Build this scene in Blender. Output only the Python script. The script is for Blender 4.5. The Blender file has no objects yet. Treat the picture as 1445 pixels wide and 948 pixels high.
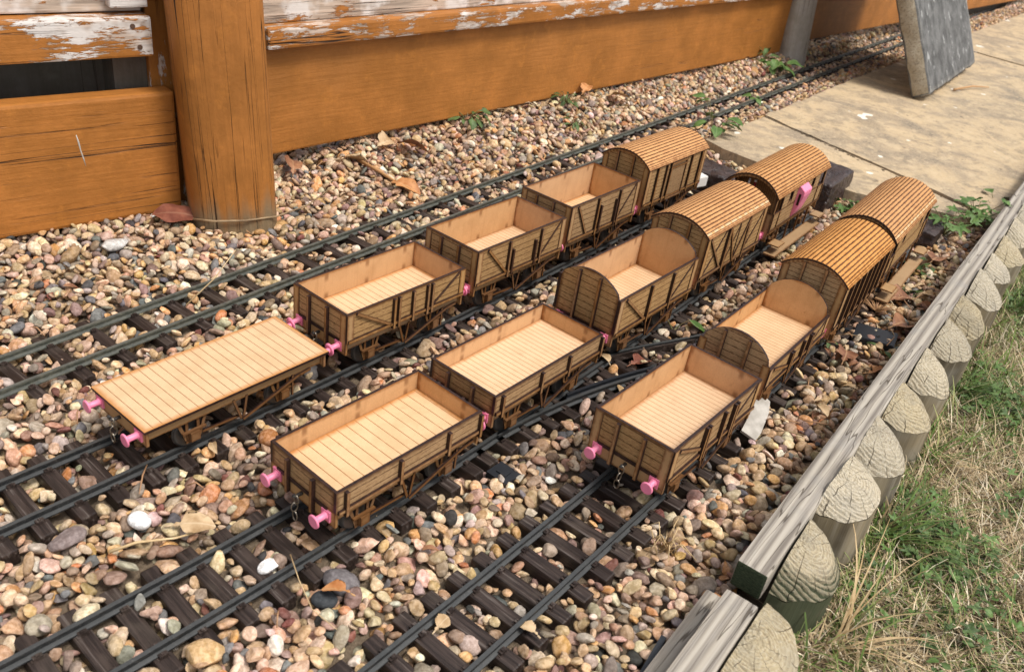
import bpy, bmesh, math, random
import numpy as np
from mathutils import Vector, Matrix
random.seed(7); RNG = np.random.default_rng(11)
S = bpy.context.scene; COL = S.collection
R = math.radians

# ------------------------------------------------------------------ camera, sky, sun, exposure
PITCH, ROLL, CH = R(31.4176), R(9.1281), 0.47689
fw = Vector((0, math.cos(PITCH), -math.sin(PITCH))); rt0 = Vector((1, 0, 0)); up0 = rt0.cross(fw)
rt = rt0 * math.cos(ROLL) + up0 * math.sin(ROLL); up = -rt0 * math.sin(ROLL) + up0 * math.cos(ROLL)
cd = bpy.data.cameras.new('camera'); cam = bpy.data.objects.new('camera', cd); COL.objects.link(cam)
M = Matrix((rt, up, -fw)).transposed().to_4x4(); M.translation = Vector((0, 0, CH)); cam.matrix_world = M
cd.sensor_fit = 'HORIZONTAL'; cd.sensor_width = 36; cd.lens = 1211.09 / 1445 * 36
cd.clip_start = 0.01; cd.clip_end = 300
cd.dof.use_dof = True; cd.dof.focus_distance = 0.84; cd.dof.aperture_fstop = 14
S.camera = cam
SUN_EL, SUN_AZ = R(62), R(-28)          # azimuth measured from +X, towards the lower right of the picture
w = bpy.data.worlds.new("World"); S.world = w; w.use_nodes = True
nt = w.node_tree; bg = nt.nodes['Background']; sky = nt.nodes.new('ShaderNodeTexSky'); sky.sky_type = 'NISHITA'
sky.sun_disc = False; sky.sun_elevation = SUN_EL; sky.sun_rotation = R(90) - SUN_AZ
sky.dust_density = 3.0; sky.air_density = 1.0; sky.ozone_density = 0.6
hs = nt.nodes.new('ShaderNodeHueSaturation'); hs.inputs['Saturation'].default_value = 0.32; hs.inputs['Value'].default_value = 1.0
nt.links.new(sky.outputs[0], hs.inputs['Color']); nt.links.new(hs.outputs[0], bg.inputs[0]); bg.inputs[1].default_value = 0.145
sd = bpy.data.lights.new('sun', 'SUN'); sun = bpy.data.objects.new('sun', sd); COL.objects.link(sun)
sd.energy = 2.1; sd.angle = R(13); sd.color = (1, 0.955, 0.89)
sdir = Vector((math.cos(SUN_EL) * math.cos(SUN_AZ), math.cos(SUN_EL) * math.sin(SUN_AZ), math.sin(SUN_EL)))
sun.rotation_euler = sdir.to_track_quat('Z', 'Y').to_euler()
S.view_settings.view_transform = 'Standard'; S.view_settings.look = 'None'
S.view_settings.exposure = 0.45; S.view_settings.gamma = 1; S.view_settings.use_curve_mapping = False
S.render.engine = 'CYCLES'; S.cycles.max_bounces = 8; S.cycles.diffuse_bounces = 4; S.cycles.use_denoising = True

# ------------------------------------------------------------------ track coordinates: s along the tracks, o across
T55 = np.array([math.cos(R(55)), math.sin(R(55))]); N55 = np.array([math.sin(R(55)), -math.cos(R(55))])
def so(s, o): return T55 * s + N55 * o
def to_so(x, y): return x * T55[0] + y * T55[1], x * N55[0] + y * N55[1]

# ------------------------------------------------------------------ materials
class Mat:
    def __init__(s, name):
        s.m = bpy.data.materials.new(name); s.m.use_nodes = True; s.nt = s.m.node_tree
        s.b = s.nt.nodes['Principled BSDF']; s.tc = s.n('ShaderNodeTexCoord')
    def n(s, t): return s.nt.nodes.new(t)
    def L(s, a, b):
        if hasattr(a, 'is_output') or isinstance(a, bpy.types.NodeSocket): s.nt.links.new(a, b)
        else: b.default_value = a
    def obj(s): return s.tc.outputs['Object']
    def uv(s, name):
        u = s.n('ShaderNodeUVMap'); u.uv_map = name; return u.outputs[0]
    def attr(s, name):
        a = s.n('ShaderNodeAttribute'); a.attribute_name = name; return a.outputs['Color']
    def rnd(s): return s.n('ShaderNodeObjectInfo').outputs['Random']
    def map(s, v, sc=(1, 1, 1), loc=(0, 0, 0)):
        m = s.n('ShaderNodeMapping'); s.L(v, m.inputs['Vector']); s.L(sc, m.inputs['Scale']); s.L(loc, m.inputs['Location']); return m.outputs[0]
    def offs(s, v, k=37.0):   # shift a texture by the object's own random number
        a = s.n('ShaderNodeVectorMath'); a.operation = 'ADD'; s.L(v, a.inputs[0])
        s.L(s.math('MULTIPLY', s.rnd(), k), a.inputs[1]); return a.outputs[0]
    def noise(s, v, sc, det=3, ro=0.55, dist=0.0):
        n = s.n('ShaderNodeTexNoise'); s.L(v, n.inputs['Vector']); n.inputs['Scale'].default_value = sc
        n.inputs['Detail'].default_value = det; n.inputs['Roughness'].default_value = ro; n.inputs['Distortion'].default_value = dist
        return n.outputs[0]
    def math(s, op, a, b=0.0, c=None, clamp=False):
        n = s.n('ShaderNodeMath'); n.operation = op; n.use_clamp = clamp; s.L(a, n.inputs[0]); s.L(b, n.inputs[1])
        if c is not None: s.L(c, n.inputs[2])
        return n.outputs[0]
    def ss(s, x, lo, hi, a=0.0, b=1.0):
        n = s.n('ShaderNodeMapRange'); n.interpolation_type = 'SMOOTHSTEP'; s.L(x, n.inputs[0])
        for k, v in enumerate((lo, hi, a, b)): s.L(v, n.inputs[1 + k])
        return n.outputs[0]
    def ramp(s, f, st):
        n = s.n('ShaderNodeValToRGB'); s.L(f, n.inputs[0]); e = n.color_ramp.elements
        while len(e) < len(st): e.new(0.5)
        for x, (p, c) in zip(e, st): x.position = p; x.color = (*c, 1)
        return n.outputs[0]
    def mix(s, f, a, b, mode='MIX'):
        n = s.n('ShaderNodeMix'); n.data_type = 'RGBA'; n.blend_type = mode; s.L(f, n.inputs[0])
        for v, k in ((a, 6), (b, 7)):
            s.L((*v, 1) if isinstance(v, tuple) and len(v) == 3 else v, n.inputs[k])
        return n.outputs[2]
    def sep(s, v):
        n = s.n('ShaderNodeSeparateXYZ'); s.L(v, n.inputs[0]); return n.outputs
    def hsv(s, c, h=0.5, sa=1.0, v=1.0):
        n = s.n('ShaderNodeHueSaturation'); s.L(c, n.inputs['Color']); s.L(h, n.inputs['Hue']); s.L(sa, n.inputs['Saturation']); s.L(v, n.inputs['Value']); return n.outputs[0]
    def done(s, col, rough=0.6, bump=None, bs=0.3, bd=0.001, spec=0.3, metal=0.0):
        s.L((*col, 1) if isinstance(col, tuple) else col, s.b.inputs['Base Color']); s.L(rough, s.b.inputs['Roughness'])
        s.b.inputs['Specular IOR Level'].default_value = spec; s.b.inputs['Metallic'].default_value = metal
        if bump is not None:
            n = s.n('ShaderNodeBump'); s.L(bump, n.inputs['Height']); n.inputs['Strength'].default_value = bs; n.inputs['Distance'].default_value = bd
            s.nt.links.new(n.outputs[0], s.b.inputs['Normal'])
        return s.m

def edge_dist(m):
    a = m.sep(m.uv('uva')); b = m.sep(m.uv('uvb'))
    return m.math('MINIMUM', m.math('MINIMUM', a[0], a[1]), m.math('MINIMUM', b[0], b[1]))
def mdf(name, base, scorch=(0.20, 0.085, 0.025), reach=0.0045, lines=None, axis=0, linecol=(0.22, 0.10, 0.035), lw=0.07, engrave=False, bright=0.22, streak=False):
    m = Mat(name); v = m.offs(m.obj())
    c = m.mix(m.noise(v, 900, 2, 0.7), tuple(x * (1 - bright) for x in base), tuple(min(1, x * (1 + bright)) for x in base))
    c = m.mix(m.math('MULTIPLY', m.ss(m.noise(v, 45, 3), 0.40, 0.70), 0.36), c, tuple(x * k for x, k in zip(base, (0.74, 0.68, 0.60))))
    a = m.sep(m.uv('uva')); bump = None
    sm = m.math('MULTIPLY', m.ss(m.noise(m.map(v, (1, 1, 1), (2, 6, 1)), 70, 4, 0.7), 0.60, 0.78), m.ss(m.noise(v, 16, 2), 0.42, 0.6)); c = m.mix(m.math('MULTIPLY', sm, 0.55), c, tuple(x * k for x, k in zip(base, (0.50, 0.42, 0.36))))
    if streak:           # smoke drawn down the wall, and the brown spots of the slots where the posts' tabs come through
        c = m.mix(m.ss(m.noise(m.map(m.uv('uva'), (140, 12, 1)), 1.0, 4, 0.65), 0.48, 0.75, 0, 0.35), c, tuple(x * k for x, k in zip(base, (0.62, 0.54, 0.46))))
        fx = m.math('ABSOLUTE', m.math('SUBTRACT', m.math('FRACT', m.math('ADD', m.math('MULTIPLY', a[0], 19.0), 0.2)), 0.5)); fz = m.math('MINIMUM', m.math('ABSOLUTE', m.math('SUBTRACT', a[1], 0.0035)), m.math('ABSOLUTE', m.math('SUBTRACT', m.sep(m.uv('uvb'))[1], 0.004)))
        c = m.mix(m.math('MULTIPLY', m.ss(fx, 0.015, 0.075, 1, 0), m.ss(fz, 0.001, 0.0075, 0.7, 0)), c, (0.20, 0.085, 0.03))
    if engrave:          # dense laser engraving: board joints plus short burnt ticks along the grain
        g = m.noise(m.map(m.uv('uva'), (260, 1500, 1)), 1.0, 2, 0.6)
        c = m.mix(m.ss(g, 0.46, 0.66, 0, 0.62), c, (0.19, 0.098, 0.040))
        g2 = m.noise(m.map(m.uv('uva'), (75, 620, 1), (5, 3, 0)), 1.0, 2, 0.6)
        c = m.mix(m.ss(g2, 0.58, 0.66, 0, 0.55), c, (0.12, 0.055, 0.02))
    if lines:
        wob = m.math('MULTIPLY', m.math('SUBTRACT', m.noise(m.uv('uva'), 160, 2), 0.5), 0.05 if engrave else 0.012)
        f = m.math('FRACT', m.math('ADD', m.math('DIVIDE', a[axis], lines), wob))
        d = m.math('MINIMUM', f, m.math('SUBTRACT', 1.0, f))
        ln = m.ss(d, lw * 0.4, lw, 1, 0)
        ln = m.math('MULTIPLY', ln, m.ss(m.noise(v, 220, 2), 0.28, 0.55, 0.45 if engrave else 0.72, 1.0))
        c = m.mix(ln, c, linecol); bump = m.math('SUBTRACT', 1.0, ln)
    dd = m.math('ADD', edge_dist(m), m.math('MULTIPLY', m.math('SUBTRACT', m.noise(v, 180, 3), 0.5), 0.004))
    c = m.mix(m.ss(dd, 0.0, reach, 0.9, 0), c, scorch)
    c = m.hsv(c, 0.5, m.ss(m.math('FRACT', m.math('MULTIPLY', m.rnd(), 5.1)), 0, 1, 0.94, 1.04), m.ss(m.rnd(), 0, 1, 0.96, 1.05))
    return m.done(c, 0.72, bump, 0.25, 0.0006, 0.18)
def charm():
    m = Mat('laser_charred_edge'); v = m.offs(m.obj())
    c = m.ramp(m.noise(v, 300, 3), [(0.3, (0.011, 0.005, 0.004)), (0.75, (0.048, 0.021, 0.014))])
    return m.done(c, 0.5, spec=0.35)
TAN = (0.62, 0.355, 0.150)
MD = dict(
    deck_wide=mdf('mdf_deck_wide_boards', (0.66, 0.445, 0.262), (0.40, 0.17, 0.05), 0.006, 0.0094, 0, (0.24, 0.115, 0.04), 0.055),
    deck_mid=mdf('mdf_deck_boards', (0.66, 0.445, 0.262), (0.46, 0.20, 0.06), 0.006, 0.0079, 0, (0.26, 0.12, 0.045), 0.06),
    deck_fine=mdf('mdf_deck_fine_boards', (0.66, 0.445, 0.262), (0.40, 0.18, 0.055), 0.005, 0.0062, 0, (0.40, 0.21, 0.085), 0.10),
    inner=mdf('mdf_inner_face', (0.56, 0.330, 0.158), (0.26, 0.105, 0.03), 0.004, streak=True),
    plain=mdf('mdf_plain', (0.43, 0.250, 0.106), (0.17, 0.07, 0.022), 0.0030),
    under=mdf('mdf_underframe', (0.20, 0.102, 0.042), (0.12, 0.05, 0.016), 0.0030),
    sole=mdf('mdf_solebar', (0.36, 0.225, 0.110), (0.20, 0.09, 0.03), 0.0022),
    plank=mdf('mdf_engraved_planks', (0.41, 0.248, 0.112), (0.10, 0.04, 0.015), 0.0045, 0.0072, 1, (0.085, 0.038, 0.014), 0.085, True),
    fplank=mdf('mdf_engraved_narrow_planks', (0.46, 0.285, 0.130), (0.10, 0.04, 0.015), 0.003, 0.0052, 1, (0.11, 0.05, 0.018), 0.10, True),
    vplank=mdf('mdf_engraved_door', (0.37, 0.225, 0.105), (0.12, 0.05, 0.018), 0.003, 0.0030, 0, (0.17, 0.09, 0.035), 0.16, True),
    roof=mdf('mdf_roof_strip', (0.54, 0.268, 0.090), (0.28, 0.11, 0.03), 0.0013),
    strap=mdf('mdf_strap', (0.085, 0.040, 0.022), (0.04, 0.018, 0.01), 0.001),
    char=charm())
def simple(name, col, rough=0.5, spec=0.4, var=0.12, sc=120, bs=0.0, metal=0.0):
    m = Mat(name); v = m.offs(m.obj()); f = m.noise(v, sc, 4)
    c = m.mix(f, tuple(x * (1 - var) for x in col), tuple(min(1, x * (1 + var)) for x in col))
    return m.done(c, rough, f if bs else None, bs, 0.0006, spec, metal)
PINK = simple('pink_printed_plastic', (0.84, 0.235, 0.370), 0.45, 0.5, 0.06, 300)
METAL = simple('steel_chain', (0.34, 0.30, 0.24), 0.32, 0.5, 0.3, 300, 0, 0.9)
WHEELM = simple('wheel_dark_metal', (0.075, 0.07, 0.065), 0.4, 0.5, 0.3, 200, 0, 0.4)
BLACK = simple('black_plastic', (0.018, 0.020, 0.024), 0.42, 0.5, 0.3, 150)
WHITE = simple('white_plastic', (0.74, 0.72, 0.68), 0.45, 0.4, 0.05, 100)
DARKIN = simple('dark_interior', (0.030, 0.016, 0.009), 0.7, 0.2, 0.3, 100)
REDP = simple('red_paint', (0.35, 0.03, 0.03), 0.4, 0.4, 0.1)
def railm(name, c0, c1):
    m = Mat(name); v = m.offs(m.obj())
    c = m.mix(m.ss(m.noise(m.map(v, (30, 30, 60)), 6, 4, 0.65), 0.35, 0.7), c0, c1)
    c = m.mix(m.ss(m.noise(v, 700, 3, 0.7), 0.60, 0.72, 0, 0.6), c, (0.20, 0.19, 0.17))
    g = m.n('ShaderNodeNewGeometry'); z = m.sep(g.outputs['Normal'])[2]      # faces turned upwards blend towards grey
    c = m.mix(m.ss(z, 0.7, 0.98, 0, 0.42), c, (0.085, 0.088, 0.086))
    return m.done(c, m.ss(m.noise(v, 60, 3), 0.3, 0.7, 0.34, 0.55), m.noise(v, 500, 3), 0.12, 0.0005, 0.45, 0.0)
RAIL = railm('rail_black', (0.016, 0.0165, 0.017), (0.034, 0.035, 0.035))
RAILG = railm('rail_weathered', (0.060, 0.065, 0.052), (0.13, 0.13, 0.10))
def sleeperm():
    m = Mat('sleeper_brown_plastic'); v = m.offs(m.obj())
    g = m.noise(m.map(v, (16, 330, 240)), 1.0, 3, 0.6, 0.25)
    c = m.mix(m.ss(g, 0.40, 0.60), (0.020, 0.0130, 0.0105), (0.046, 0.031, 0.025))
    c = m.mix(m.ss(g, 0.60, 0.66, 0, 0.6), c, (0.13, 0.108, 0.095))
    c = m.mix(m.ss(m.noise(v, 35, 3), 0.5, 0.75, 0, 0.35), c, (0.10, 0.078, 0.06))
    return m.done(c, m.ss(g, 0.3, 0.7, 0.42, 0.6), g, 0.8, 0.0016, 0.35)
SLEEPER = sleeperm()
def stonem():
    m = Mat('river_gravel'); v = m.obj(); c = m.attr('col')
    n1 = m.noise(v, 260, 4, 0.65); n2 = m.noise(v, 900, 3, 0.7); n3 = m.noise(v, 90, 3, 0.6, 0.8)
    c = m.mix(m.ss(n3, 0.44, 0.62, 0, 0.36), c, m.hsv(c, 0.5, 0.75, 0.62))
    c = m.mix(m.ss(n1, 0.36, 0.66), m.hsv(c, 0.5, 1.05, 0.74), m.hsv(c, 0.5, 0.88, 1.20))
    c = m.mix(m.ss(n2, 0.60, 0.75, 0, 0.35), c, m.hsv(c, 0.5, 0.6, 1.6))
    c = m.mix(m.ss(n2, 0.25, 0.38, 0.45, 0), c, m.hsv(c, 0.5, 1.0, 0.45))
    return m.done(c, m.ss(n1, 0.3, 0.7, 0.70, 0.88), m.math('ADD', n1, m.math('MULTIPLY', n2, 0.5)), 0.6, 0.0014, 0.10)
STONE = stonem()
def soilm(name, a, b, sc=60):
    m = Mat(name); v = m.obj(); f = m.noise(v, sc, 6, 0.7)
    return m.done(m.mix(f, a, b), 0.9, f, 0.8, 0.006, 0.15)
SOIL = soilm('dark_soil', (0.050, 0.036, 0.024), (0.17, 0.125, 0.08), 160)
THATCH = soilm('dry_turf', (0.045, 0.036, 0.018), (0.20, 0.155, 0.08), 110)
def woodpaint(name, flake=0.5, base=(0.42, 0.160, 0.030), crack=0.5, upright=False, bare=(0.50, 0.39, 0.31), grey=0.0, foot=None):
    """painted timber; object X runs along the grain (object Z when upright)"""
    m = Mat(name); v = m.offs(m.obj(), 3.7)
    st = (55, 55, 3.2) if upright else (3.2, 55, 55)
    g = m.noise(m.map(v, st), 1.0, 5, 0.6, 0.3); gf = m.noise(m.map(v, tuple(x * 4 for x in st)), 1.0, 3, 0.6)
    c = m.mix(m.ss(m.noise(v, 12, 5, 0.65), 0.3, 0.7), tuple(x * 0.72 for x in base), tuple(x * k for x, k in zip(base, (1.10, 1.10, 1.25))))
    c = m.mix(m.ss(m.noise(m.map(v, (3, 3, 3), (4, 4, 4)), 1.6, 4, 0.6), 0.50, 0.72, 0, 0.35), c, tuple(x * k for x, k in zip(base, (0.92, 1.02, 1.6))))
    c = m.mix(m.ss(gf, 0.35, 0.7, 0, 0.35), c, tuple(x * 0.62 for x in base))
    def cracks(f, fl, off, wd, lo):
        cw = m.noise(m.map(v, (f, f, fl) if upright else (fl, f, f), off), 1.0, 4, 0.45, 0.35)
        cd = m.math('ABSOLUTE', m.math('SUBTRACT', cw, 0.5))
        gate = m.ss(m.noise(m.map(v, (f * .5, f * .5, 5) if upright else (5, f * .5, f * .5), (off[2], off[0], 7)), 1.0, 2), lo, lo + 0.10)
        return m.math('MULTIPLY', m.ss(cd, wd * .3, wd, 1, 0), gate)
    if crack > 0: ck = m.math('MAXIMUM', cracks(48, .9, (3, 1, 2), 0.008, 0.62 - 0.16 * crack), m.math('MULTIPLY', cracks(120, 2.2, (8, 4, 1), 0.010, 0.64 - 0.10 * crack), 0.65))
    else: ck = m.math('MULTIPLY', cracks(90, 2.2, (8, 4, 1), 0.010, 0.62), 0.3)
    iso = m.noise(v, 160, 4, 0.7); c = m.mix(m.ss(iso, 0.35, 0.7, 0, 0.30), c, tuple(x * 0.70 for x in base)); c = m.mix(m.ss(m.noise(v, 33, 5, 0.7), 0.55, 0.7, 0, 0.35), c, tuple(x * 1.35 for x in base))
    if flake > 0:
        f1 = m.noise(m.map(v, (70, 70, 14) if upright else (14, 75, 75)), 1.0, 7, 0.78, 0.3)
        f2 = m.noise(v, 11, 3)
        fm = m.ss(m.math('ADD', f1, m.math('MULTIPLY', m.math('SUBTRACT', f2, 0.5), 0.45)), 0.66 - 0.22 * flake, 0.69 - 0.22 * flake)
        bc = m.mix(m.ss(gf, 0.3, 0.7), tuple(x * 0.62 for x in bare), tuple(min(1, x * 1.25) for x in bare))
        bc = m.mix(m.ss(m.noise(v, 25, 3), 0.45, 0.62, 0, 0.8), bc, (0.74, 0.70, 0.66))
        c = m.mix(fm, c, bc); h0 = m.math('SUBTRACT', 1.0, m.math('MULTIPLY', fm, 0.6))
    else: h0 = 1.0
    if foot is not None:     # paint worn to grey wood at the foot of the timber
        z = m.sep(m.obj())[2]
        fz = m.ss(m.math('ADD', z, m.math('MULTIPLY', m.math('SUBTRACT', g, 0.5), 0.09)), foot[0], foot[1], 0.85, 0)
        c = m.mix(fz, c, m.mix(gf, (0.10, 0.085, 0.05), (0.27, 0.22, 0.14)))
    c = m.mix(ck, c, (0.030, 0.013, 0.006))
    h = m.math('ADD', m.math('MULTIPLY', m.math('SUBTRACT', h0, m.math('MULTIPLY', ck, 1.6)), 1.0), m.math('ADD', m.math('MULTIPLY', gf, 0.40), m.math('MULTIPLY', iso, 0.35)))
    return m.done(c, 0.55, h, 0.7, 0.0022, 0.3)
PAINT = woodpaint('orange_painted_board', 0.0, crack=0.8)
PAINTR = woodpaint('orange_painted_board_smooth', 0.0, base=(0.40, 0.156, 0.030), crack=0.0)
PAINTP = woodpaint('orange_painted_post', 0.0, base=(0.39, 0.150, 0.029), crack=1.9, upright=True, foot=(0.0, 0.045))
FLAKE = woodpaint('orange_flaking_board', 0.66, crack=0.6)
FLAKE2 = woodpaint('bare_flaking_board', 1.22, crack=0.8, bare=(0.46, 0.36, 0.28))
GREYW = woodpaint('grey_bare_post', 0.0, base=(0.36, 0.32, 0.25), crack=0.7, upright=True)
DARKW = woodpaint('dark_bare_timber', 0.0, base=(0.13, 0.11, 0.08), crack=0.7, upright=True)
def weather(name, ringscale=1.0):
    m = Mat(name); v = m.offs(m.obj(), 5.0)
    wv = m.n('ShaderNodeTexWave'); wv.wave_type = 'BANDS'; wv.bands_direction = 'Y'
    m.L(m.map(v, (2.6, 34, 34)), wv.inputs['Vector']); wv.inputs['Scale'].default_value = 1.1 * ringscale
    wv.inputs['Distortion'].default_value = 8; wv.inputs['Detail'].default_value = 2; wv.inputs['Detail Scale'].default_value = 0.45
    g = m.noise(m.map(v, (14, 600, 600)), 1.0, 4, 0.6)
    c = m.mix(wv.outputs['Fac'], (0.40, 0.355, 0.29), (0.17, 0.145, 0.12))
    c = m.mix(m.ss(g, 0.4, 0.7, 0, 0.5), c, (0.47, 0.43, 0.37))
    c = m.mix(m.ss(m.noise(v, 25, 3), 0.5, 0.75, 0, 0.5), c, (0.25, 0.235, 0.215))
    cw = m.math('ABSOLUTE', m.math('SUBTRACT', m.noise(m.map(v, (5, 90, 90), (9, 0, 4)), 1.0, 2), 0.5))
    ck = m.ss(cw, 0.002, 0.010, 1, 0)
    c = m.mix(m.math('MULTIPLY', ck, 0.75), c, (0.06, 0.045, 0.03))
    return m.done(c, 0.7, m.math('SUBTRACT', m.math('ADD', m.math('MULTIPLY', wv.outputs['Fac'], -0.4), m.math('MULTIPLY', g, 0.4)), ck), 0.6, 0.0014, 0.2)
BATTEN = weather('weathered_batten')
def greenend():
    m = Mat('green_treated_end_grain'); v = m.obj(); g = m.noise(m.map(v, (1, 60, 200)), 6, 4, 0.65)
    return m.done(m.mix(m.ss(g, 0.3, 0.7), (0.016, 0.027, 0.013), (0.055, 0.068, 0.036)), 0.8, g, 0.7, 0.0015, 0.2)
GREENEND = greenend()
def logtop(name, green):
    m = Mat(name); v = m.offs(m.obj(), 0.0)
    nv = m.n('ShaderNodeVectorMath'); nv.operation = 'ADD'; m.L(m.obj(), nv.inputs[0])
    jj = m.n('ShaderNodeVectorMath'); jj.operation = 'SCALE'; m.L(m.nt.nodes.new('ShaderNodeTexNoise').outputs[1], jj.inputs[0]); jj.inputs['Scale'].default_value = 0.005
    tn = jj.inputs[0].links[0].from_node; m.L(m.offs(m.obj()), tn.inputs['Vector']); tn.inputs['Scale'].default_value = 38
    m.L(jj.outputs[0], nv.inputs[1])
    p = m.sep(nv.outputs[0]); x = m.math('MULTIPLY', p[0], 1.0); y = m.math('SUBTRACT', p[1], 0.010)
    r = m.math('SQRT', m.math('ADD', m.math('MULTIPLY', x, x), m.math('MULTIPLY', y, y)))
    f = m.math('FRACT', m.math('MULTIPLY', r, 360.0)); ring = m.ss(f, 0.25, 0.95)
    nz = m.noise(m.offs(m.obj()), 420, 4, 0.7)
    c = m.mix(m.math('MULTIPLY', ring, m.ss(m.noise(m.offs(m.obj()), 55, 3), 0.35, 0.7, 0.30, 0.95)), (0.49, 0.405, 0.26), (0.31, 0.24, 0.145))
    c = m.mix(m.ss(nz, 0.45, 0.65, 0, 0.7), c, (0.59, 0.52, 0.385)); c = m.mix(m.ss(nz, 0.28, 0.42, 0.6, 0), c, (0.20, 0.15, 0.09))
    c = m.mix(m.ss(m.noise(m.offs(m.obj()), 28, 4), 0.46, 0.68, 0, 0.5), c, (0.34, 0.30, 0.23)); c = m.hsv(c, 0.5, m.ss(m.rnd(), 0, 1, 0.78, 1.05), m.ss(m.math('FRACT', m.math('MULTIPLY', m.rnd(), 7.3)), 0, 1, 0.82, 1.1))
    an = m.n('ShaderNodeMath'); an.operation = 'ARCTAN2'; m.L(y, an.inputs[0]); m.L(x, an.inputs[1])
    aj = m.math('ADD', m.math('MULTIPLY', an.outputs[0], 2.1), m.math('ADD', m.math('MULTIPLY', m.noise(m.offs(m.obj()), 60, 2), 0.45), m.math('MULTIPLY', m.rnd(), 5)))
    fr = m.math('FRACT', aj); ck = m.math('MULTIPLY', m.ss(m.math('ABSOLUTE', m.math('SUBTRACT', fr, 0.5)), 0.006, 0.028, 1, 0), m.ss(m.noise(m.offs(m.obj()), 45, 2), 0.40, 0.48))
    c = m.mix(m.math('MULTIPLY', ck, 0.8), c, (0.05, 0.033, 0.016))
    if green:
        rr = m.math('SQRT', m.math('ADD', m.math('POWER', m.sep(m.obj())[0], 2.0), m.math('POWER', m.sep(m.obj())[1], 2.0)))
        gm = m.math('MULTIPLY', m.ss(m.math('ADD', rr, m.math('MULTIPLY', m.math('SUBTRACT', nz, 0.5), 0.02)), 0.027, 0.036), m.ss(m.math('ADD', ring, m.math('MULTIPLY', m.math('SUBTRACT', nz, 0.5), 2.0)), 0.1, 0.9, 0.45, 0.95))
        c = m.mix(gm, c, (0.045, 0.058, 0.030))
    return m.done(c, 0.8, m.math('SUBTRACT', m.math('ADD', m.math('MULTIPLY', ring, -0.6), nz), m.math('MULTIPLY', ck, 1.5)), 0.9, 0.0026, 0.15)
LOGTOP, LOGTOPG = logtop('log_end_grain', False), logtop('log_end_grain_green', True)
def logside(name, green):
    m = Mat(name); v = m.offs(m.obj()); g = m.noise(m.map(v, (160, 160, 6)), 1.0, 4, 0.62); g2 = m.noise(m.map(v, (38, 38, 3)), 1.0, 3)
    c = m.mix(m.ss(g2, 0.35, 0.65), (0.25, 0.20, 0.125), (0.085, 0.066, 0.042))
    c = m.mix(m.ss(g, 0.46, 0.7, 0, 0.45), c, (0.38, 0.33, 0.25)); z_ = m.sep(m.obj())[2]; c = m.mix(m.ss(m.math('ADD', z_, m.math('MULTIPLY', m.noise(v, 40, 3), 0.03)), -0.012, 0.022, 0.55, 0), c, (0.075, 0.075, 0.045))
    c = m.mix(m.ss(m.noise(v, 16, 3), 0.45, 0.7, 0, 0.5), c, (0.23, 0.21, 0.17))
    if green: c = m.mix(m.ss(m.noise(v, 30, 3), 0.30, 0.5, 0.25, 0.9), c, (0.050, 0.062, 0.032))
    return m.done(c, 0.75, g, 0.6, 0.0016, 0.2)
LOGSIDE, LOGSIDEG = logside('log_side_grain', False), logside('log_side_grain_green', True)
def stonepave():
    m = Mat('sandstone_paving'); v = m.obj()
    n1 = m.noise(v, 7, 6, 0.62, 0.6); n2 = m.noise(m.map(v, (17, 15, 10)), 1.0, 6, 0.7, 0.6); n3 = m.noise(v, 300, 4, 0.7); n4 = m.noise(v, 22, 5, 0.65, 0.3)
    c = m.ramp(n1, [(0.32, (0.20, 0.162, 0.120)), (0.44, (0.34, 0.262, 0.175)), (0.53, (0.46, 0.345, 0.212)), (0.62, (0.50, 0.375, 0.225)), (0.74, (0.31, 0.24, 0.165))])
    c = m.mix(m.ss(n2, 0.48, 0.62, 0, 0.60), c, (0.185, 0.148, 0.108))
    c = m.mix(m.ss(n4, 0.54, 0.64, 0, 0.60), c, (0.54, 0.415, 0.26))
    c = m.mix(m.ss(n4, 0.32, 0.44, 0.65, 0), c, (0.155, 0.125, 0.092))
    n5 = m.noise(v, 85, 5, 0.75, 0.4); c = m.mix(m.ss(n5, 0.54, 0.66, 0, 0.55), c, (0.56, 0.45, 0.30)); c = m.mix(m.ss(n5, 0.34, 0.44, 0.5, 0), c, (0.14, 0.11, 0.08))
    c = m.mix(m.ss(n3, 0.40, 0.65, 0, 0.35), c, (0.56, 0.46, 0.32))
    sp = m.noise(m.map(v, (1, 1, 1), (4, 2, 0)), 17, 2, 0.4)
    c = m.mix(m.ss(sp, 0.705, 0.72, 0, 0.85), c, (0.80, 0.76, 0.66))
    sp2 = m.noise(m.map(v, (1, 1, 1), (8, 5, 0)), 48, 2, 0.5)
    c = m.mix(m.ss(sp2, 0.71, 0.74, 0, 0.7), c, (0.12, 0.095, 0.07))
    return m.done(c, 0.8, m.math('ADD', n2, m.math('MULTIPLY', n3, 0.6)), 0.5, 0.003, 0.2)
PAVE = stonepave()
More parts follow.
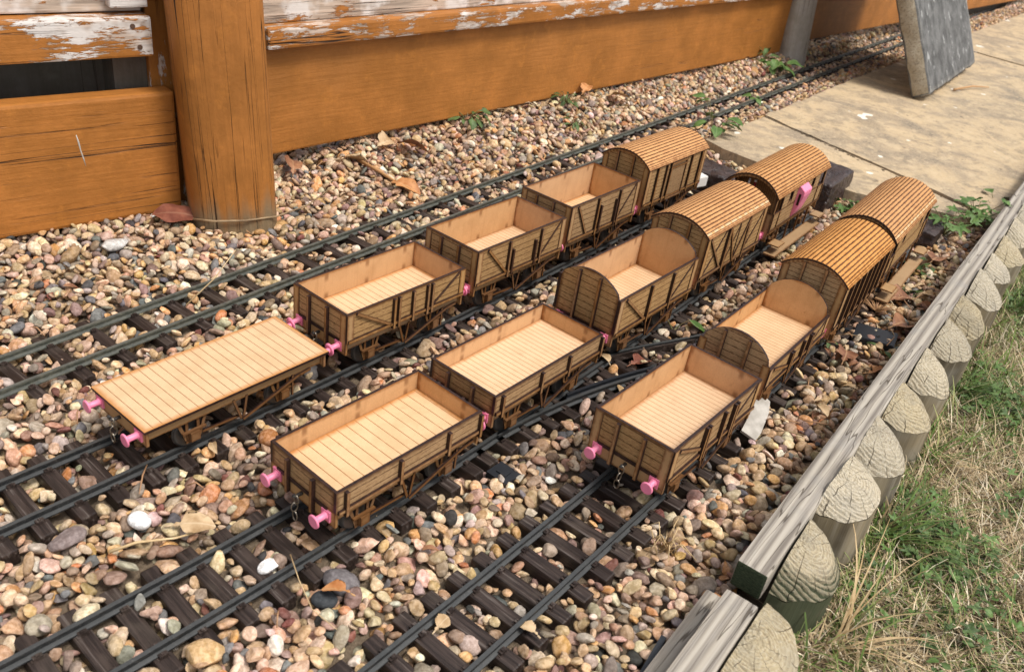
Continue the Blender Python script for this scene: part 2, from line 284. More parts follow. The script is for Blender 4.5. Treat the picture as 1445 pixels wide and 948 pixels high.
def concrete(name, dark):
    m = Mat(name); v = m.obj(); n1 = m.noise(v, 26, 5, 0.65); n2 = m.noise(v, 240, 4, 0.7)
    if dark:
        c = m.mix(m.ss(n1, 0.3, 0.7), (0.070, 0.069, 0.066), (0.185, 0.182, 0.174))
        c = m.mix(m.ss(m.noise(m.map(v, (1, 1, 0.45)), 40, 4, 0.6), 0.60, 0.68, 0, 0.8), c, (0.50, 0.50, 0.48))
        c = m.mix(m.ss(n2, 0.4, 0.7, 0, 0.30), c, (0.17, 0.17, 0.17))
        d = m.ss(edge_dist(m), 0.0, 0.016, 0.7, 0.0)
        c = m.mix(m.math('MULTIPLY', d, n1), c, (0.46, 0.44, 0.39))
    else:
        c = m.mix(m.ss(n1, 0.3, 0.7), (0.30, 0.245, 0.165), (0.48, 0.42, 0.32))
        c = m.mix(m.ss(n2, 0.52, 0.66, 0, 0.75), c, (0.16, 0.13, 0.085))
    return m.done(c, 0.85, m.math('ADD', n1, n2), 0.8, 0.004, 0.2)
CONCD, CONCL = concrete('concrete_dirty_face', True), concrete('concrete_rough_edge', False)
def lump():
    m = Mat('dark_brown_lumpy_plastic'); v = m.obj(); n = m.noise(v, 85, 4, 0.6, 1.0); n2 = m.noise(m.map(v, (30, 30, 3)), 3, 3)
    c = m.mix(m.ss(n, 0.3, 0.75), (0.018, 0.009, 0.008), (0.070, 0.043, 0.036))
    return m.done(c, m.ss(n, 0.3, 0.7, 0.30, 0.5), m.math('ADD', n, m.math('MULTIPLY', n2, 0.4)), 0.9, 0.006, 0.5)
LUMP = lump()
def attrmat(name, rough=0.6, trans=0.0, sc=200):
    m = Mat(name); c = m.attr('col'); n = m.noise(m.obj(), sc, 3)
    c = m.mix(n, m.hsv(c, 0.5, 1, 0.78), m.hsv(c, 0.5, 0.95, 1.2))
    return m.done(c, rough, spec=0.25)
GRASSM = attrmat('grass_blades', 0.55)
def leafm(name, a, b, vein=None, rough=0.55):
    m = Mat(name); v = m.offs(m.obj()); n = m.noise(v, 70, 4, 0.6); c = m.mix(m.ss(n, 0.3, 0.7), a, b)
    if vein:
        u = m.sep(m.uv('uva')); d = m.math('ABSOLUTE', m.math('SUBTRACT', u[0], 0.5)); c = m.mix(m.ss(d, 0.0, 0.035, 0.8, 0), c, vein)
    return m.done(c, rough, n, 0.4, 0.001, 0.3)
LEAFG = leafm('weed_leaf_green', (0.050, 0.105, 0.022), (0.12, 0.20, 0.050), (0.17, 0.24, 0.09))
LEAFD = leafm('weed_leaf_dark_green', (0.042, 0.075, 0.020), (0.10, 0.155, 0.045), (0.12, 0.17, 0.08))
GRASSG = leafm('fresh_grass', (0.07, 0.13, 0.024), (0.15, 0.23, 0.055))
STEMM = leafm('weed_stem', (0.10, 0.13, 0.04), (0.21, 0.14, 0.07))
DEAD1 = leafm('dead_leaf_brown', (0.16, 0.065, 0.033), (0.34, 0.165, 0.085), (0.40, 0.23, 0.12))
DEAD2 = leafm('dead_leaf_tan', (0.34, 0.215, 0.105), (0.58, 0.42, 0.25), (0.55, 0.42, 0.27))
DEAD3 = leafm('dead_leaf_red_brown', (0.13, 0.038, 0.024), (0.24, 0.085, 0.05), (0.27, 0.13, 0.08))
DEAD4 = leafm('dead_leaf_orange', (0.34, 0.125, 0.035), (0.55, 0.27, 0.11), (0.5, 0.3, 0.14))
STRAW = leafm('dry_straw', (0.42, 0.28, 0.13), (0.62, 0.46, 0.26))
TWIG = leafm('twig_bark', (0.17, 0.11, 0.06), (0.34, 0.235, 0.13))
CHIP = leafm('bleached_wood', (0.34, 0.31, 0.265), (0.52, 0.485, 0.43))
def roofglint():  # reflective patches of the roof, painted into the colour as pale dashes
    m = Mat('pale_glint_roof_strip'); a = m.sep(m.uv('uva'))
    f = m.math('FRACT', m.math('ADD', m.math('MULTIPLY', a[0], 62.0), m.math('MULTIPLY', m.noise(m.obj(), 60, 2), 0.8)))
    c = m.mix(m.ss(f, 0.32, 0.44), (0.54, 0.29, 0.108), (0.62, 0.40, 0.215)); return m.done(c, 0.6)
GLINT = roofglint()

# ------------------------------------------------------------------ mesh helpers
class MB:
    """collects faces into one mesh; uva / uvb = metres from the two corners of a face's own panel"""
    def __init__(s): s.v = []; s.f = []; s.m = []; s.ua = []; s.ub = []; s.mats = []; s.sm = []
    def slot(s, mat):
        if mat not in s.mats: s.mats.append(mat)
        return s.mats.index(mat)
    def face(s, pts, mat, ua=None, ub=None, smooth=False):
        b = len(s.v); s.v += [tuple(p) for p in pts]; s.f.append(tuple(range(b, b + len(pts)))); s.m.append(s.slot(mat)); s.sm.append(smooth)
        s.ua += ua if ua else [(0.5, 0.5)] * len(pts); s.ub += ub if ub else [(0.5, 0.5)] * len(pts)
    def plate(s, poly, t, O, U, V, mf, mb=None, me=None):
        """polygon in (u, v), thickness t along U x V"""
        O, U, V = Vector(O), Vector(U).normalized(), Vector(V).normalized(); Nn = U.cross(V)
        ar = sum(a[0] * b[1] - b[0] * a[1] for a, b in zip(poly, poly[1:] + poly[:1]))
        if ar < 0: poly = poly[::-1]
        mb = mb or mf; me = me or MD['char']
        us = [p[0] for p in poly]; vs = [p[1] for p in poly]
        ua = [(u - min(us), v - min(vs)) for u, v in poly]; ub = [(max(us) - u, max(vs) - v) for u, v in poly]
        fr = [O + U * u + V * v + Nn * t for u, v in poly]; bk = [O + U * u + V * v for u, v in poly]
        s.face(fr, mf, ua, ub); s.face(bk[::-1], mb, ua[::-1], ub[::-1])
        for i in range(len(poly)):
            j = (i + 1) % len(poly); s.face([bk[i], bk[j], fr[j], fr[i]], me)
    def box(s, x0, x1, y0, y1, z0, z1, mat, me=None):
        P = lambda a, b, c: Vector((a, b, c))
        def q(pts, du, dv): s.face(pts, me or mat, [(0, 0), (du, 0), (du, dv), (0, dv)], [(du, dv), (0, dv), (0, 0), (du, 0)])
        dx, dy, dz = x1 - x0, y1 - y0, z1 - z0
        q([P(x0, y0, z1), P(x1, y0, z1), P(x1, y1, z1), P(x0, y1, z1)], dx, dy)
        q([P(x0, y1, z0), P(x1, y1, z0), P(x1, y0, z0), P(x0, y0, z0)], dx, dy)
        q([P(x0, y0, z0), P(x1, y0, z0), P(x1, y0, z1), P(x0, y0, z1)], dx, dz)
        q([P(x1, y1, z0), P(x0, y1, z0), P(x0, y1, z1), P(x1, y1, z1)], dx, dz)
        q([P(x1, y0, z0), P(x1, y1, z0), P(x1, y1, z1), P(x1, y0, z1)], dy, dz)
        q([P(x0, y1, z0), P(x0, y0, z0), P(x0, y0, z1), P(x0, y1, z1)], dy, dz)
    def tube(s, pts, rad, mat, n=8, cap=True):
        pts = [Vector(p) for p in pts]; rings = []
        rad = rad if isinstance(rad, (list, tuple)) else [rad] * len(pts)
        for i, p in enumerate(pts):
            d = (pts[min(i + 1, len(pts) - 1)] - pts[max(i - 1, 0)]).normalized()
            a = d.cross(Vector((0, 0, 1)) if abs(d.z) < 0.9 else Vector((1, 0, 0))).normalized(); b = d.cross(a)
            rings.append([p + (a * math.cos(2 * math.pi * k / n) + b * math.sin(2 * math.pi * k / n)) * rad[i] for k in range(n)])
        for r0, r1 in zip(rings, rings[1:]):
            for k in range(n): s.face([r0[k], r0[(k + 1) % n], r1[(k + 1) % n], r1[k]], mat, smooth=True)
        if cap: s.face(rings[0][::-1], mat); s.face(rings[-1], mat)
    def ring(s, c, ax, R_, r, mat, n=14, k=6, sq=1.0, u=None):
        c = Vector(c); ax = Vector(ax).normalized(); u = Vector(u).normalized() if u else ax.orthogonal().normalized(); v = ax.cross(u)
        P = []
        for i in range(n):
            a = 2 * math.pi * i / n; d = u * math.cos(a) + v * math.sin(a) * sq; cc = c + d * R_; dn = d.normalized()
            P.append([cc + (dn * math.cos(2 * math.pi * j / k) + ax * math.sin(2 * math.pi * j / k)) * r for j in range(k)])
        for i in range(n):
            for j in range(k): s.face([P[i][j], P[(i + 1) % n][j], P[(i + 1) % n][(j + 1) % k], P[i][(j + 1) % k]], mat, smooth=True)
    def build(s, name, parent=None, loc=None, merge=True, **kw):
        me = bpy.data.meshes.new(name); me.from_pydata(s.v, [], s.f)
        for m in s.mats: me.materials.append(m)
        me.polygons.foreach_set('material_index', s.m); me.polygons.foreach_set('use_smooth', s.sm)
        for nm, d in (('uva', s.ua), ('uvb', s.ub)):
            l = me.uv_layers.new(name=nm); l.data.foreach_set('uv', np.array(d, dtype=np.float32).ravel())
        if merge and any(s.sm):
            bm = bmesh.new(); bm.from_mesh(me); bmesh.ops.remove_doubles(bm, verts=bm.verts, dist=1e-6); bm.to_mesh(me); bm.free()
        return link(me, name, parent, loc, **kw)
def link(me, name, parent=None, loc=None, label=None, cat=None, group=None, kind=None):
    o = bpy.data.objects.new(name, me); COL.objects.link(o)
    if parent is not None: o.parent = parent
    if loc is not None: o.location = loc
    return tag(o, label, cat, group, kind)
def tag(o, label=None, cat=None, group=None, kind=None):
    for k, v in (('label', label), ('category', cat), ('group', group), ('kind', kind)):
        if v: o[k] = v
    return o
def empty(name, loc, rz=0.0, label=None, cat=None, group=None):
    o = bpy.data.objects.new(name, None); COL.objects.link(o); o.location = loc; o.rotation_euler = (0, 0, rz); o.empty_display_size = 0.02
    return tag(o, label, cat, group)
def raw_mesh(name, V, F, mats, col=None, smooth=True):
    """V (n,3), F (m,k) arrays -> mesh, with an optional per-vertex colour"""
    me = bpy.data.meshes.new(name); nf, k = F.shape
    me.vertices.add(len(V)); me.vertices.foreach_set('co', V.astype(np.float32).ravel())
    me.loops.add(nf * k); me.loops.foreach_set('vertex_index', F.astype(np.int32).ravel())
    me.polygons.add(nf); me.polygons.foreach_set('loop_start', (np.arange(nf) * k).astype(np.int32))
    me.polygons.foreach_set('use_smooth', np.full(nf, smooth))
    for m in mats: me.materials.append(m)
    if col is not None:
        a = me.color_attributes.new('col', 'FLOAT_COLOR', 'POINT'); c = np.ones((len(V), 4), np.float32); c[:, :3] = col; a.data.foreach_set('color', c.ravel())
    me.update(calc_edges=True); me.validate(); return me
def bevel_mesh(me, off, seg=2):
    bm = bmesh.new(); bm.from_mesh(me); bmesh.ops.remove_doubles(bm, verts=bm.verts, dist=1e-6)
    bmesh.ops.bevel(bm, geom=[e for e in bm.edges if e.calc_face_angle(0) > 0.6], offset=off, segments=seg, affect='EDGES', profile=0.6); bm.to_mesh(me); bm.free()

def arc(W, z0, rise, n=18, over=0.0):
    """points of a shallow circular arc of width W + 2*over rising above z0"""
    h = W / 2; r = (h * h + rise * rise) / (2 * rise); hh = h + over
    return [(y, z0 + rise - r + math.sqrt(max(r * r - y * y, 1e-9))) for y in (hh * math.cos(math.pi * i / n) for i in range(n + 1))]

# ------------------------------------------------------------------ ground
me = bpy.data.meshes.new('ground'); g = 60
me.from_pydata([(-g, -g, -.034), (g, -g, -.034), (g, g, -.034), (-g, g, -.034)], [], [(0, 1, 2, 3)]); me.materials.append(SOIL)
link(me, 'ground', kind='structure')
BA, BD = np.array([0.184, 0.453]), np.array([0.5335, 0.8458])        # border edging: its inner top edge
BN = np.array([BD[1], -BD[0]])
def bord(t, d): return BA + BD * t + BN * d
def border_d(x, y): return (x - BA[0]) * BN[0] + (y - BA[1]) * BN[1]
def border_t(x, y): return (x - BA[0]) * BD[0] + (y - BA[1]) * BD[1]
# lawn base
nx, ny = 90, 60; V = []; 
for i in range(nx):
    for j in range(ny):
        t = -0.7 + 4.2 * i / (nx - 1); d = 0.045 + 3.0 * (j / (ny - 1)) ** 2; p = bord(t, d)
        V.append((p[0], p[1], -0.024 + 0.004 * math.sin(p[0] * 9) * math.cos(p[1] * 7)))
F = np.array([(i * ny + j, (i + 1) * ny + j, (i + 1) * ny + j + 1, i * ny + j + 1) for i in range(nx - 1) for j in range(ny - 1)])[:, ::-1]
link(raw_mesh('lawn', np.array(V), F, [THATCH]), 'lawn', kind='structure')

# ------------------------------------------------------------------ tracks
def fit(pts, deg=3):
    a = np.array(pts); c = np.polyfit(a[:, 0], a[:, 1], deg); return lambda s: np.polyval(c, s)
oA = fit([(-.05, -.543), (.1, -.5365), (.2, -.534), (.339, -.5324), (.53, -.5351), (.708, -.5375), (.88, -.5443), (1.068, -.5502), (1.25, -.558)])
oB = fit([(-.1, -.398), (.03, -.384), (.13, -.3785), (.25, -.373), (.377, -.3718), (.554, -.3758), (.748, -.3835), (.94, -.3913), (1.162, -.4016), (1.3, -.409)])
oC = fit([(.2, -.226), (.43, -.2275), (.594, -.2285), (.785, -.234), (.963, -.2385), (1.169, -.2474), (1.3, -.253)], 2)
oD = fit([(-.2, -.672), (.1, -.687), (.238, -.692), (.6, -.709), (.8356, -.7205), (1.14, -.728), (1.98, -.781), (2.672, -.811), (4.94, -.906)], 2)
G2 = 0.0238
RAILPROF = [(-.0016, 0), (.0016, 0), (.0017, -.0016), (.0007, -.0024), (.0008, -.0046), (.0037, -.0054), (.0037, -.0066), (-.0037, -.0066), (-.0037, -.0054), (-.0008, -.0046), (-.0007, -.0024), (-.0017, -.0016)]
def sweep(path, prof, mat, name, parent, org, **kw):
    P = [Vector((x - org[0], y - org[1], z)) for x, y, z in path]; n = len(prof); V = []
    for i, p in enumerate(P):
        d = (P[min(i + 1, len(P) - 1)] - P[max(i - 1, 0)]); d.z = 0; d.normalize(); r = Vector((d.y, -d.x, 0))
        V += [p + r * a + Vector((0, 0, b)) for a, b in prof]
    F = [(i * n + k, i * n + (k + 1) % n, (i + 1) * n + (k + 1) % n, (i + 1) * n + k) for i in range(len(P) - 1) for k in range(n)]
    me = bpy.data.meshes.new(name); me.from_pydata(V, [], F + [tuple(range(n)), tuple(range(len(V) - n, len(V)))[::-1]]); me.materials.append(mat)
    bm = bmesh.new(); bm.from_mesh(me); bmesh.ops.recalc_face_normals(bm, faces=bm.faces); bm.to_mesh(me); bm.free()
    return link(me, name, parent, **kw)
def path_of(of, off, s0, s1, step=0.02):
    n = max(2, int((s1 - s0) / step)); out = []
    for i in range(n + 1):
        s = s0 + (s1 - s0) * i / n; p = so(s, of(s) + off); out.append((p[0], p[1], 0.0))
    return out
def sleeper_mesh(length=.087, width=.0125, gauge=G2):
    b = MB(); b.box(-length / 2, length / 2, -width / 2, width / 2, -.019, -.0064, SLEEPER); me = bpy.data.meshes.new('sleeper')
    me.from_pydata(b.v, [], b.f); bevel_mesh(me, .0014, 2)
    c = MB()
    for sg in (-1, 1):
        for o in (-1, 1):
            x = sg * gauge + o * .0044
            c.box(x - .0016, x + .0016, -.0030, .0030, -.0066, -.0036, SLEEPER); c.box(x - .0010, x + .0010, -.0012, .0012, -.0037, -.0026, SLEEPER)
        c.box(sg * gauge - .0062, sg * gauge + .0062, -.0042, .0042, -.0068, -.0058, SLEEPER)
    bm = bmesh.new(); bm.from_mesh(me); t = bpy.data.meshes.new('t'); t.from_pydata(c.v, [], c.f); bm.from_mesh(t); bm.to_mesh(me); bm.free(); bpy.data.meshes.remove(t)
    me.materials.append(SLEEPER); return me
SLM = sleeper_mesh()
SLEEPERS = []                                                   # (x, y, angle, half length) kept clear of stones
RAILPTS = []
def track(label, of, s0, s1, pitch, mat, group='model railway tracks laid side by side', skip=None):
    mid = so((s0 + s1) / 2, of((s0 + s1) / 2)); t = empty('railway_track', (mid[0], mid[1], 0), 0, label, 'track', group)
    for sg in (-1, 1): sweep(path_of(of, sg * G2, s0, s1), RAILPROF, mat, 'rail', t, mid)
    k = 0; s = s0 + pitch / 2; far = []
    while s < s1:
        p = so(s, of(s)); q = so(s + .01, of(s + .01)); a = math.atan2(q[1] - p[1], q[0] - p[0]) - math.pi / 2 + random.uniform(-.02, .02)
        if not (skip and skip(s)):
            SLEEPERS.append((p[0], p[1], a, .0435))
            if k < 100:
                o = link(SLM, 'sleeper', t, (p[0] - mid[0], p[1] - mid[1], random.uniform(-.0012, .0))); o.rotation_euler = (random.uniform(-.02, .02), random.uniform(-.012, .012), a)
            else: far.append((p[0] - mid[0], p[1] - mid[1], a))
            k += 1
        s += pitch
    for sg in (-1, 1): RAILPTS.extend(path_of(of, sg * G2, s0, s1, .006))
    if far:
        n = len(SLM.vertices); co = np.empty(n * 3); SLM.vertices.foreach_get('co', co); co = co.reshape(-1, 3); bmv = []; fs = []
        for x, y, a in far:
            c, s_ = math.cos(a), math.sin(a); b0 = len(bmv); bmv += [(x + c * v[0] - s_ * v[1], y + s_ * v[0] + c * v[1], v[2]) for v in co]; fs += [tuple(b0 + i for i in pl.vertices) for pl in SLM.polygons]
        me = bpy.data.meshes.new('far_sleepers'); me.from_pydata(bmv, [], fs); me.materials.append(SLEEPER); link(me, 'sleeper', t, kind='stuff')
    return t
track('empty weathered track nearest the orange fence, running far past the leaning slab', oD, -.12, 5.6, .0425, RAILG)
track('track carrying the flat wagon and four goods wagons behind it', oA, -.12, 1.27, .028, RAIL)
track('middle track carrying two low open wagons and a brake van with pink lookout', oB, -.12, 1.31, .028, RAIL, skip=lambda s: .47 < s < .84)
track('track nearest the log edging, ending in front of a five plank open wagon', oC, .12, 1.31, .028, RAIL)
# turnout: curved road leaving the middle track towards the one by the edging
def dev(s):
    s1, sm, k = .46, .768, .78
    if s < s1: return 0.0
    if s < sm: return k * (s - s1) ** 2
    return 2 * k * (sm - s1) ** 2 - k * max(0.0, 2 * sm - s1 - s) ** 2
oT = lambda s: oB(s) + dev(s)
mid = so(.75, oT(.75)); tn = empty('turnout', (mid[0], mid[1], 0), 0, 'black points between the low open wagon and the five plank wagon', 'points')
sweep(path_of(oT, G2, .50, 1.06), RAILPROF, RAIL, 'curved_rail', tn, mid)
sweep(path_of(oT, -G2, .655, 1.06), RAILPROF, RAIL, 'curved_rail', tn, mid)
sweep(path_of(oT, -G2 + .0005, .50, .635), RAILPROF, RAIL, 'switch_blade', tn, mid)
sweep(path_of(lambda s: oB(s), G2 - .0065, .60, .72), RAILPROF, RAIL, 'wing_rail', tn, mid)
sweep(path_of(oT, G2 - .0075, .60, .735), [(a * .9, b + .0002) for a, b in RAILPROF], BLACK, 'check_rail', tn, mid)
sweep(path_of(oT, -G2 + .0075, .68, .80), [(-.0012, .0012), (.0012, .0012), (.0012, -.0066), (-.0012, -.0066)], SLEEPER, 'check_rail', tn, mid)
b = MB()
pts = [(.618, oB(.618) + G2 - .012), (.665, oB(.665) + G2 - .002), (.735, oB(.735) + G2 + .004), (.735, oT(.735) - G2 + .003), (.69, oT(.69) - G2 - .001), (.645, oT(.645) - G2 - .004)]
b.plate([tuple(so(s, o) - mid) for s, o in pts], .0032, (0, 0, -.0064), (1, 0, 0), (0, 1, 0), SLEEPER, SLEEPER, SLEEPER); b.build('frog', tn)
for sg in (-1, 1): RAILPTS.extend(path_of(oT, sg * G2, .5, 1.06, .006))
s = .475
while s < .84:
    lo, hi = oB(s) - .0435, oT(s) + .0435
    bx = MB(); L2 = (hi - lo) / 2; bx.box(-L2, L2, -.0062, .0062, -.019, -.0064, SLEEPER); me = bpy.data.meshes.new('sleeper'); me.from_pydata(bx.v, [], bx.f); bevel_mesh(me, .0014)
    me.materials.append(SLEEPER); p = so(s, (lo + hi) / 2); o = link(me, 'sleeper', tn, (p[0] - mid[0], p[1] - mid[1], 0)); o.rotation_euler = (0, 0, R(55) - math.pi / 2)
    for off, of in ((-G2, oB), (G2, oB), (-G2, oT), (G2, oT)):
        x = of(s) + off - (lo + hi) / 2; ch = MB(); ch.box(x - .0060, x + .0060, -.003, .003, -.0066, -.0040, SLEEPER); ch.build('rail_chair', o)
    SLEEPERS.append((p[0], p[1], R(55) - math.pi / 2, L2)); s += .028
p = so(.47, oB(.47) + .058); b = MB(); b.box(-.010, .010, -.011, .011, -.012, -.004, BLACK); b.box(-.004, .004, -.005, .005, -.004, -.0025, BLACK)
o = b.build('point_lever', None, (p[0], p[1], -.001), label='small black switch lever box beside the points under the low open wagon', cat='point lever'); o.rotation_euler = (0, 0, R(55))

# ------------------------------------------------------------------ paving and its joints
PV = [[(.292, 1.553), (.4375, 1.768), (.60, 1.567), (.70, 1.425), (.757, 1.345), (.714, 1.354), (.60, 1.372), (.53, 1.392), (.42, 1.438), (.362, 1.478), (.318, 1.512)],
      [(.4405, 1.7755), (.792, 2.318), (.95, 2.194), (1.104, 2.068), (1.125, 2.03), (.90, 1.575), (.765, 1.345), (.71, 1.432), (.606, 1.572)],
      [(.7945, 2.3215), (1.245, 3.005), (1.58, 2.68), (1.33, 2.28), (1.127, 2.033), (1.106, 2.0705), (.952, 2.1965)],
      [(1.25, 3.012), (1.99, 4.12), (2.6, 3.75), (1.95, 3.05), (1.588, 2.688)], [(1.995, 4.13), (3.6, 6.5), (4.4, 6.2), (2.61, 3.757)], [(1.34, 2.28), (1.592, 2.68), (1.96, 3.045), (2.62, 3.75), (4.4, 6.15), (5.2, 6.0), (3.4, 3.6), (1.5, 2.40)]]
b = MB()
for k, pl in enumerate(PV):
    # subdivide outline and roughen it a little, lay each flag at its own slight height
    q = []
    for (x0, y0), (x1, y1) in zip(pl, pl[1:] + pl[:1]):
        n = max(1, int(math.hypot(x1 - x0, y1 - y0) / .03))
        for i in range(n): q.append((x0 + (x1 - x0) * i / n + random.uniform(-.0030, .0030), y0 + (y1 - y0) * i / n + random.uniform(-.0030, .0030)))
    b.plate(q, .05, (0, 0, -.040 + (0.0, .0015, -.001, .001, 0, .001)[k]), (1, 0, 0), (0, 1, 0), PAVE, PAVE, PAVE)
me = b.build('paving', kind='structure').data

# ------------------------------------------------------------------ gravel: stones dropped one by one into the lowest hollows
def in_poly(x, y, pl):
    pl = np.array(pl); r = np.zeros(np.shape(x), bool); j = len(pl) - 1
    for i in range(len(pl)):
        xi, yi = pl[i]; xj, yj = pl[j]
        r ^= ((yi > y) != (yj > y)) & (x < (xj - xi) * (y - yi) / (yj - yi + 1e-12) + xi); j = i
    return r
CR = .0025; S0, S1, O0, O1 = -.16, 5.4, -1.32, -.03
ns, no = int((S1 - S0) / CR), int((O1 - O0) / CR)
sg, og = np.meshgrid(S0 + (np.arange(ns) + .5) * CR, O0 + (np.arange(no) + .5) * CR, indexing='ij')
X = sg * T55[0] + og * N55[0]; Y = sg * T55[1] + og * N55[1]
ok = border_d(X, Y) < -.001
pm = np.zeros_like(ok)
for pl in PV: pm |= in_poly(X, Y, pl)
ok &= ~pm
dx, dy, dz = X, Y, -0.01 - CH
dep = dx * fw[0] + dy * fw[1] + dz * fw[2]
uu = (dx * rt[0] + dy * rt[1] + dz * rt[2]) / dep; vv = (dx * up[0] + dy * up[1] + dz * up[2]) / dep
ok &= (dep > .2) & (np.abs(uu) < .597 * 1.28) & (np.abs(vv) < .391 * 1.25)
FENCE_O = lambda x, y: (x + .366) * math.sin(R(53)) - (y - 1.123) * math.cos(R(53))
ok &= FENCE_O(X, Y) > -.10
H = np.full((ns, no), -.033); blocked = ~ok
def stamp(x, y, rad, h=None, blk=True):
    s_, o_ = to_so(x, y); i0, i1 = int((s_ - rad - S0) / CR), int((s_ + rad - S0) / CR) + 1; j0, j1 = int((o_ - rad - O0) / CR), int((o_ + rad - O0) / CR) + 1
    i0, j0 = max(i0, 0), max(j0, 0); i1, j1 = min(i1, ns), min(j1, no)
    if i0 >= i1 or j0 >= j1: return
    m = (sg[i0:i1, j0:j1] - s_) ** 2 + (og[i0:i1, j0:j1] - o_) ** 2 < rad * rad
    if h is not None: H[i0:i1, j0:j1][m] = np.maximum(H[i0:i1, j0:j1][m], h)
    if blk: blocked[i0:i1, j0:j1] |= m
def sleeper_mask():
    for (x, y, a, hl) in SLEEPERS:
        s_, o_ = to_so(x, y)
        if s_ > 1.15 and o_ < -.66: continue
        for u in np.arange(-hl, hl + .001, .003):
            stamp(x + math.cos(a) * u, y + math.sin(a) * u, .0088, None, True)
            stamp(x + math.cos(a) * u, y + math.sin(a) * u, .0060, -.0066, False)
sleeper_mask()
for x, y, z in RAILPTS: stamp(x, y, .0040, -.0035, False); stamp(x, y, .0062 if to_so(x, y)[0] < 1.15 else .0085, None, True)
nearT = np.zeros_like(ok)
for of in (oA, oB, oC, oD): nearT |= np.abs(og - of(sg)) < .050
mound = np.where(nearT, -.0100, -.0075) + .004 * np.sin(sg * 7 + og * 5) * np.cos(og * 11)
fo_ = FENCE_O(X, Y); al_ = (X + .366) * math.cos(R(53)) + (Y - 1.123) * math.sin(R(53))
mound += .018 * np.exp(-(np.clip(fo_, 0, None) / .075) ** 2) * np.clip((al_ - .03) / .12, 0, 1)
nearD = np.abs(og - oD(sg)) < .06; bury = nearD & (sg > 1.15)
mound -= np.where(nearT & ~bury, np.clip(mound + .0100, 0, .012), 0)
mound = np.where(bury, -.0125, mound)
mound -= .006 * np.exp(-(((X + .36) ** 2 + (Y - .95) ** 2) / .05 ** 2))
GRIT = soilm('sandy_grit', (0.085, 0.062, 0.042), (0.36, 0.275, 0.19), 420)
st_ = 4; gi, gj = np.arange(0, ns, st_), np.arange(0, no, st_); okc = ok[::st_, ::st_]; gx, gy, gz = X[::st_, ::st_], Y[::st_, ::st_], mound[::st_, ::st_] - .0075 + .0015 * np.random.default_rng(4).normal(size=okc.shape)
gid = np.arange(gx.size).reshape(gx.shape); keep = okc[:-1, :-1] & okc[1:, :-1] & okc[1:, 1:] & okc[:-1, 1:]
F = np.stack([gid[:-1, :-1], gid[:-1, 1:], gid[1:, 1:], gid[1:, :-1]], -1)[keep]; used = np.unique(F); rm = np.zeros(gx.size, int); rm[used] = np.arange(len(used))
link(raw_mesh('grit', np.stack([gx.ravel(), gy.ravel(), gz.ravel()], 1)[used], rm[F][:, ::-1], [GRIT]), 'grit', kind='stuff', label='sandy grit showing between the stones')
PALETTE = [((.46, .32, .18), 20), ((.54, .41, .26), 16), ((.37, .255, .15), 15), ((.58, .48, .345), 11), ((.45, .295, .20), 9), ((.52, .37, .28), 9), ((.29, .205, .145), 9), ((.27, .225, .185), 6), ((.36, .32, .275), 8),
           ((.21, .145, .12), 5), ((.28, .19, .165), 5), ((.50, .29, .12), 7), ((.46, .20, .09), 1.6), ((.105, .11, .115), 2.6), ((.185, .19, .19), 4), ((.62, .55, .45), 3.6), ((.70, .66, .60), 0.6), ((.28, .265, .20), 3.0), ((.18, .075, .06), 1.3), ((.06, .06, .06), 0.9)]
PC = np.array([c for c, _ in PALETTE]); PW = np.array([w_ for _, w_ in PALETTE]); PW = PW / PW.sum()
cells = np.argwhere(~blocked & ok); area = len(cells) * CR * CR
dist = np.sqrt(X ** 2 + Y ** 2 + CH ** 2)
STONES = []
def place(tries, amed, asig, amin, amax, K=5):
    idx = cells[RNG.integers(0, len(cells), tries * K)].reshape(tries, K, 2)
    for t_ in range(tries):
        c = idx[t_]; hv = H[c[:, 0], c[:, 1]] - mound[c[:, 0], c[:, 1]]; k = int(np.argmin(hv)); i, j = c[k]
        if hv[k] > -.001 or blocked[i, j]: continue
        a = min(max(amed * math.exp(RNG.normal() * asig), amin), amax); bb = a * RNG.uniform(.62, .95); cc = a * RNG.uniform(.42, .75)
        th = RNG.uniform(0, math.pi); ct, st = math.cos(th), math.sin(th); rr = int(a / CR) + 1
        i0, i1, j0, j1 = max(i - rr, 0), min(i + rr + 1, ns), max(j - rr, 0), min(j + rr + 1, no)
        ds = sg[i0:i1, j0:j1] - sg[i, j]; do = og[i0:i1, j0:j1] - og[i, j]
        q = ((ds * ct + do * st) / a) ** 2 + ((-ds * st + do * ct) / bb) ** 2; ins = q < 1
        Hs = H[i0:i1, j0:j1]; low = -cc * np.sqrt(np.clip(1 - q, 0, 1))
        need = np.where(ins & (q < .75), Hs - low, -9)
        srt = np.sort(need[q < .75]); zc = srt[int(len(srt) * .80)] if len(srt) else Hs.mean() + cc * .6
        if zc + cc > mound[i, j] + .0085: 
            zc2 = mound[i, j] + .0085 - cc
            if zc - zc2 > cc * .6: continue
            zc = zc2
        gi = Hs[ins]; 
        if len(gi) < 2: continue
        A = np.stack([ds[ins], do[ins], np.ones(len(gi))], 1); sl = np.linalg.lstsq(A, gi, rcond=None)[0] if len(gi) > 6 else (0, 0, 0)
        top = zc + cc * np.sqrt(np.clip(1 - q, 0, 1)); Hs[ins] = np.maximum(Hs[ins], top[ins])
        STONES.append((sg[i, j], og[i, j], zc, a, bb, cc, th, float(np.clip(sl[0], -.5, .5)), float(np.clip(sl[1], -.5, .5))))
place(int(area / .00022), .0082, .20, .006, .0135, 4)
place(int(area / .00011), .0067, .26, .0042, .0125, 5)
place(int(area / .000035), .0045, .30, .0026, .0080, 7)
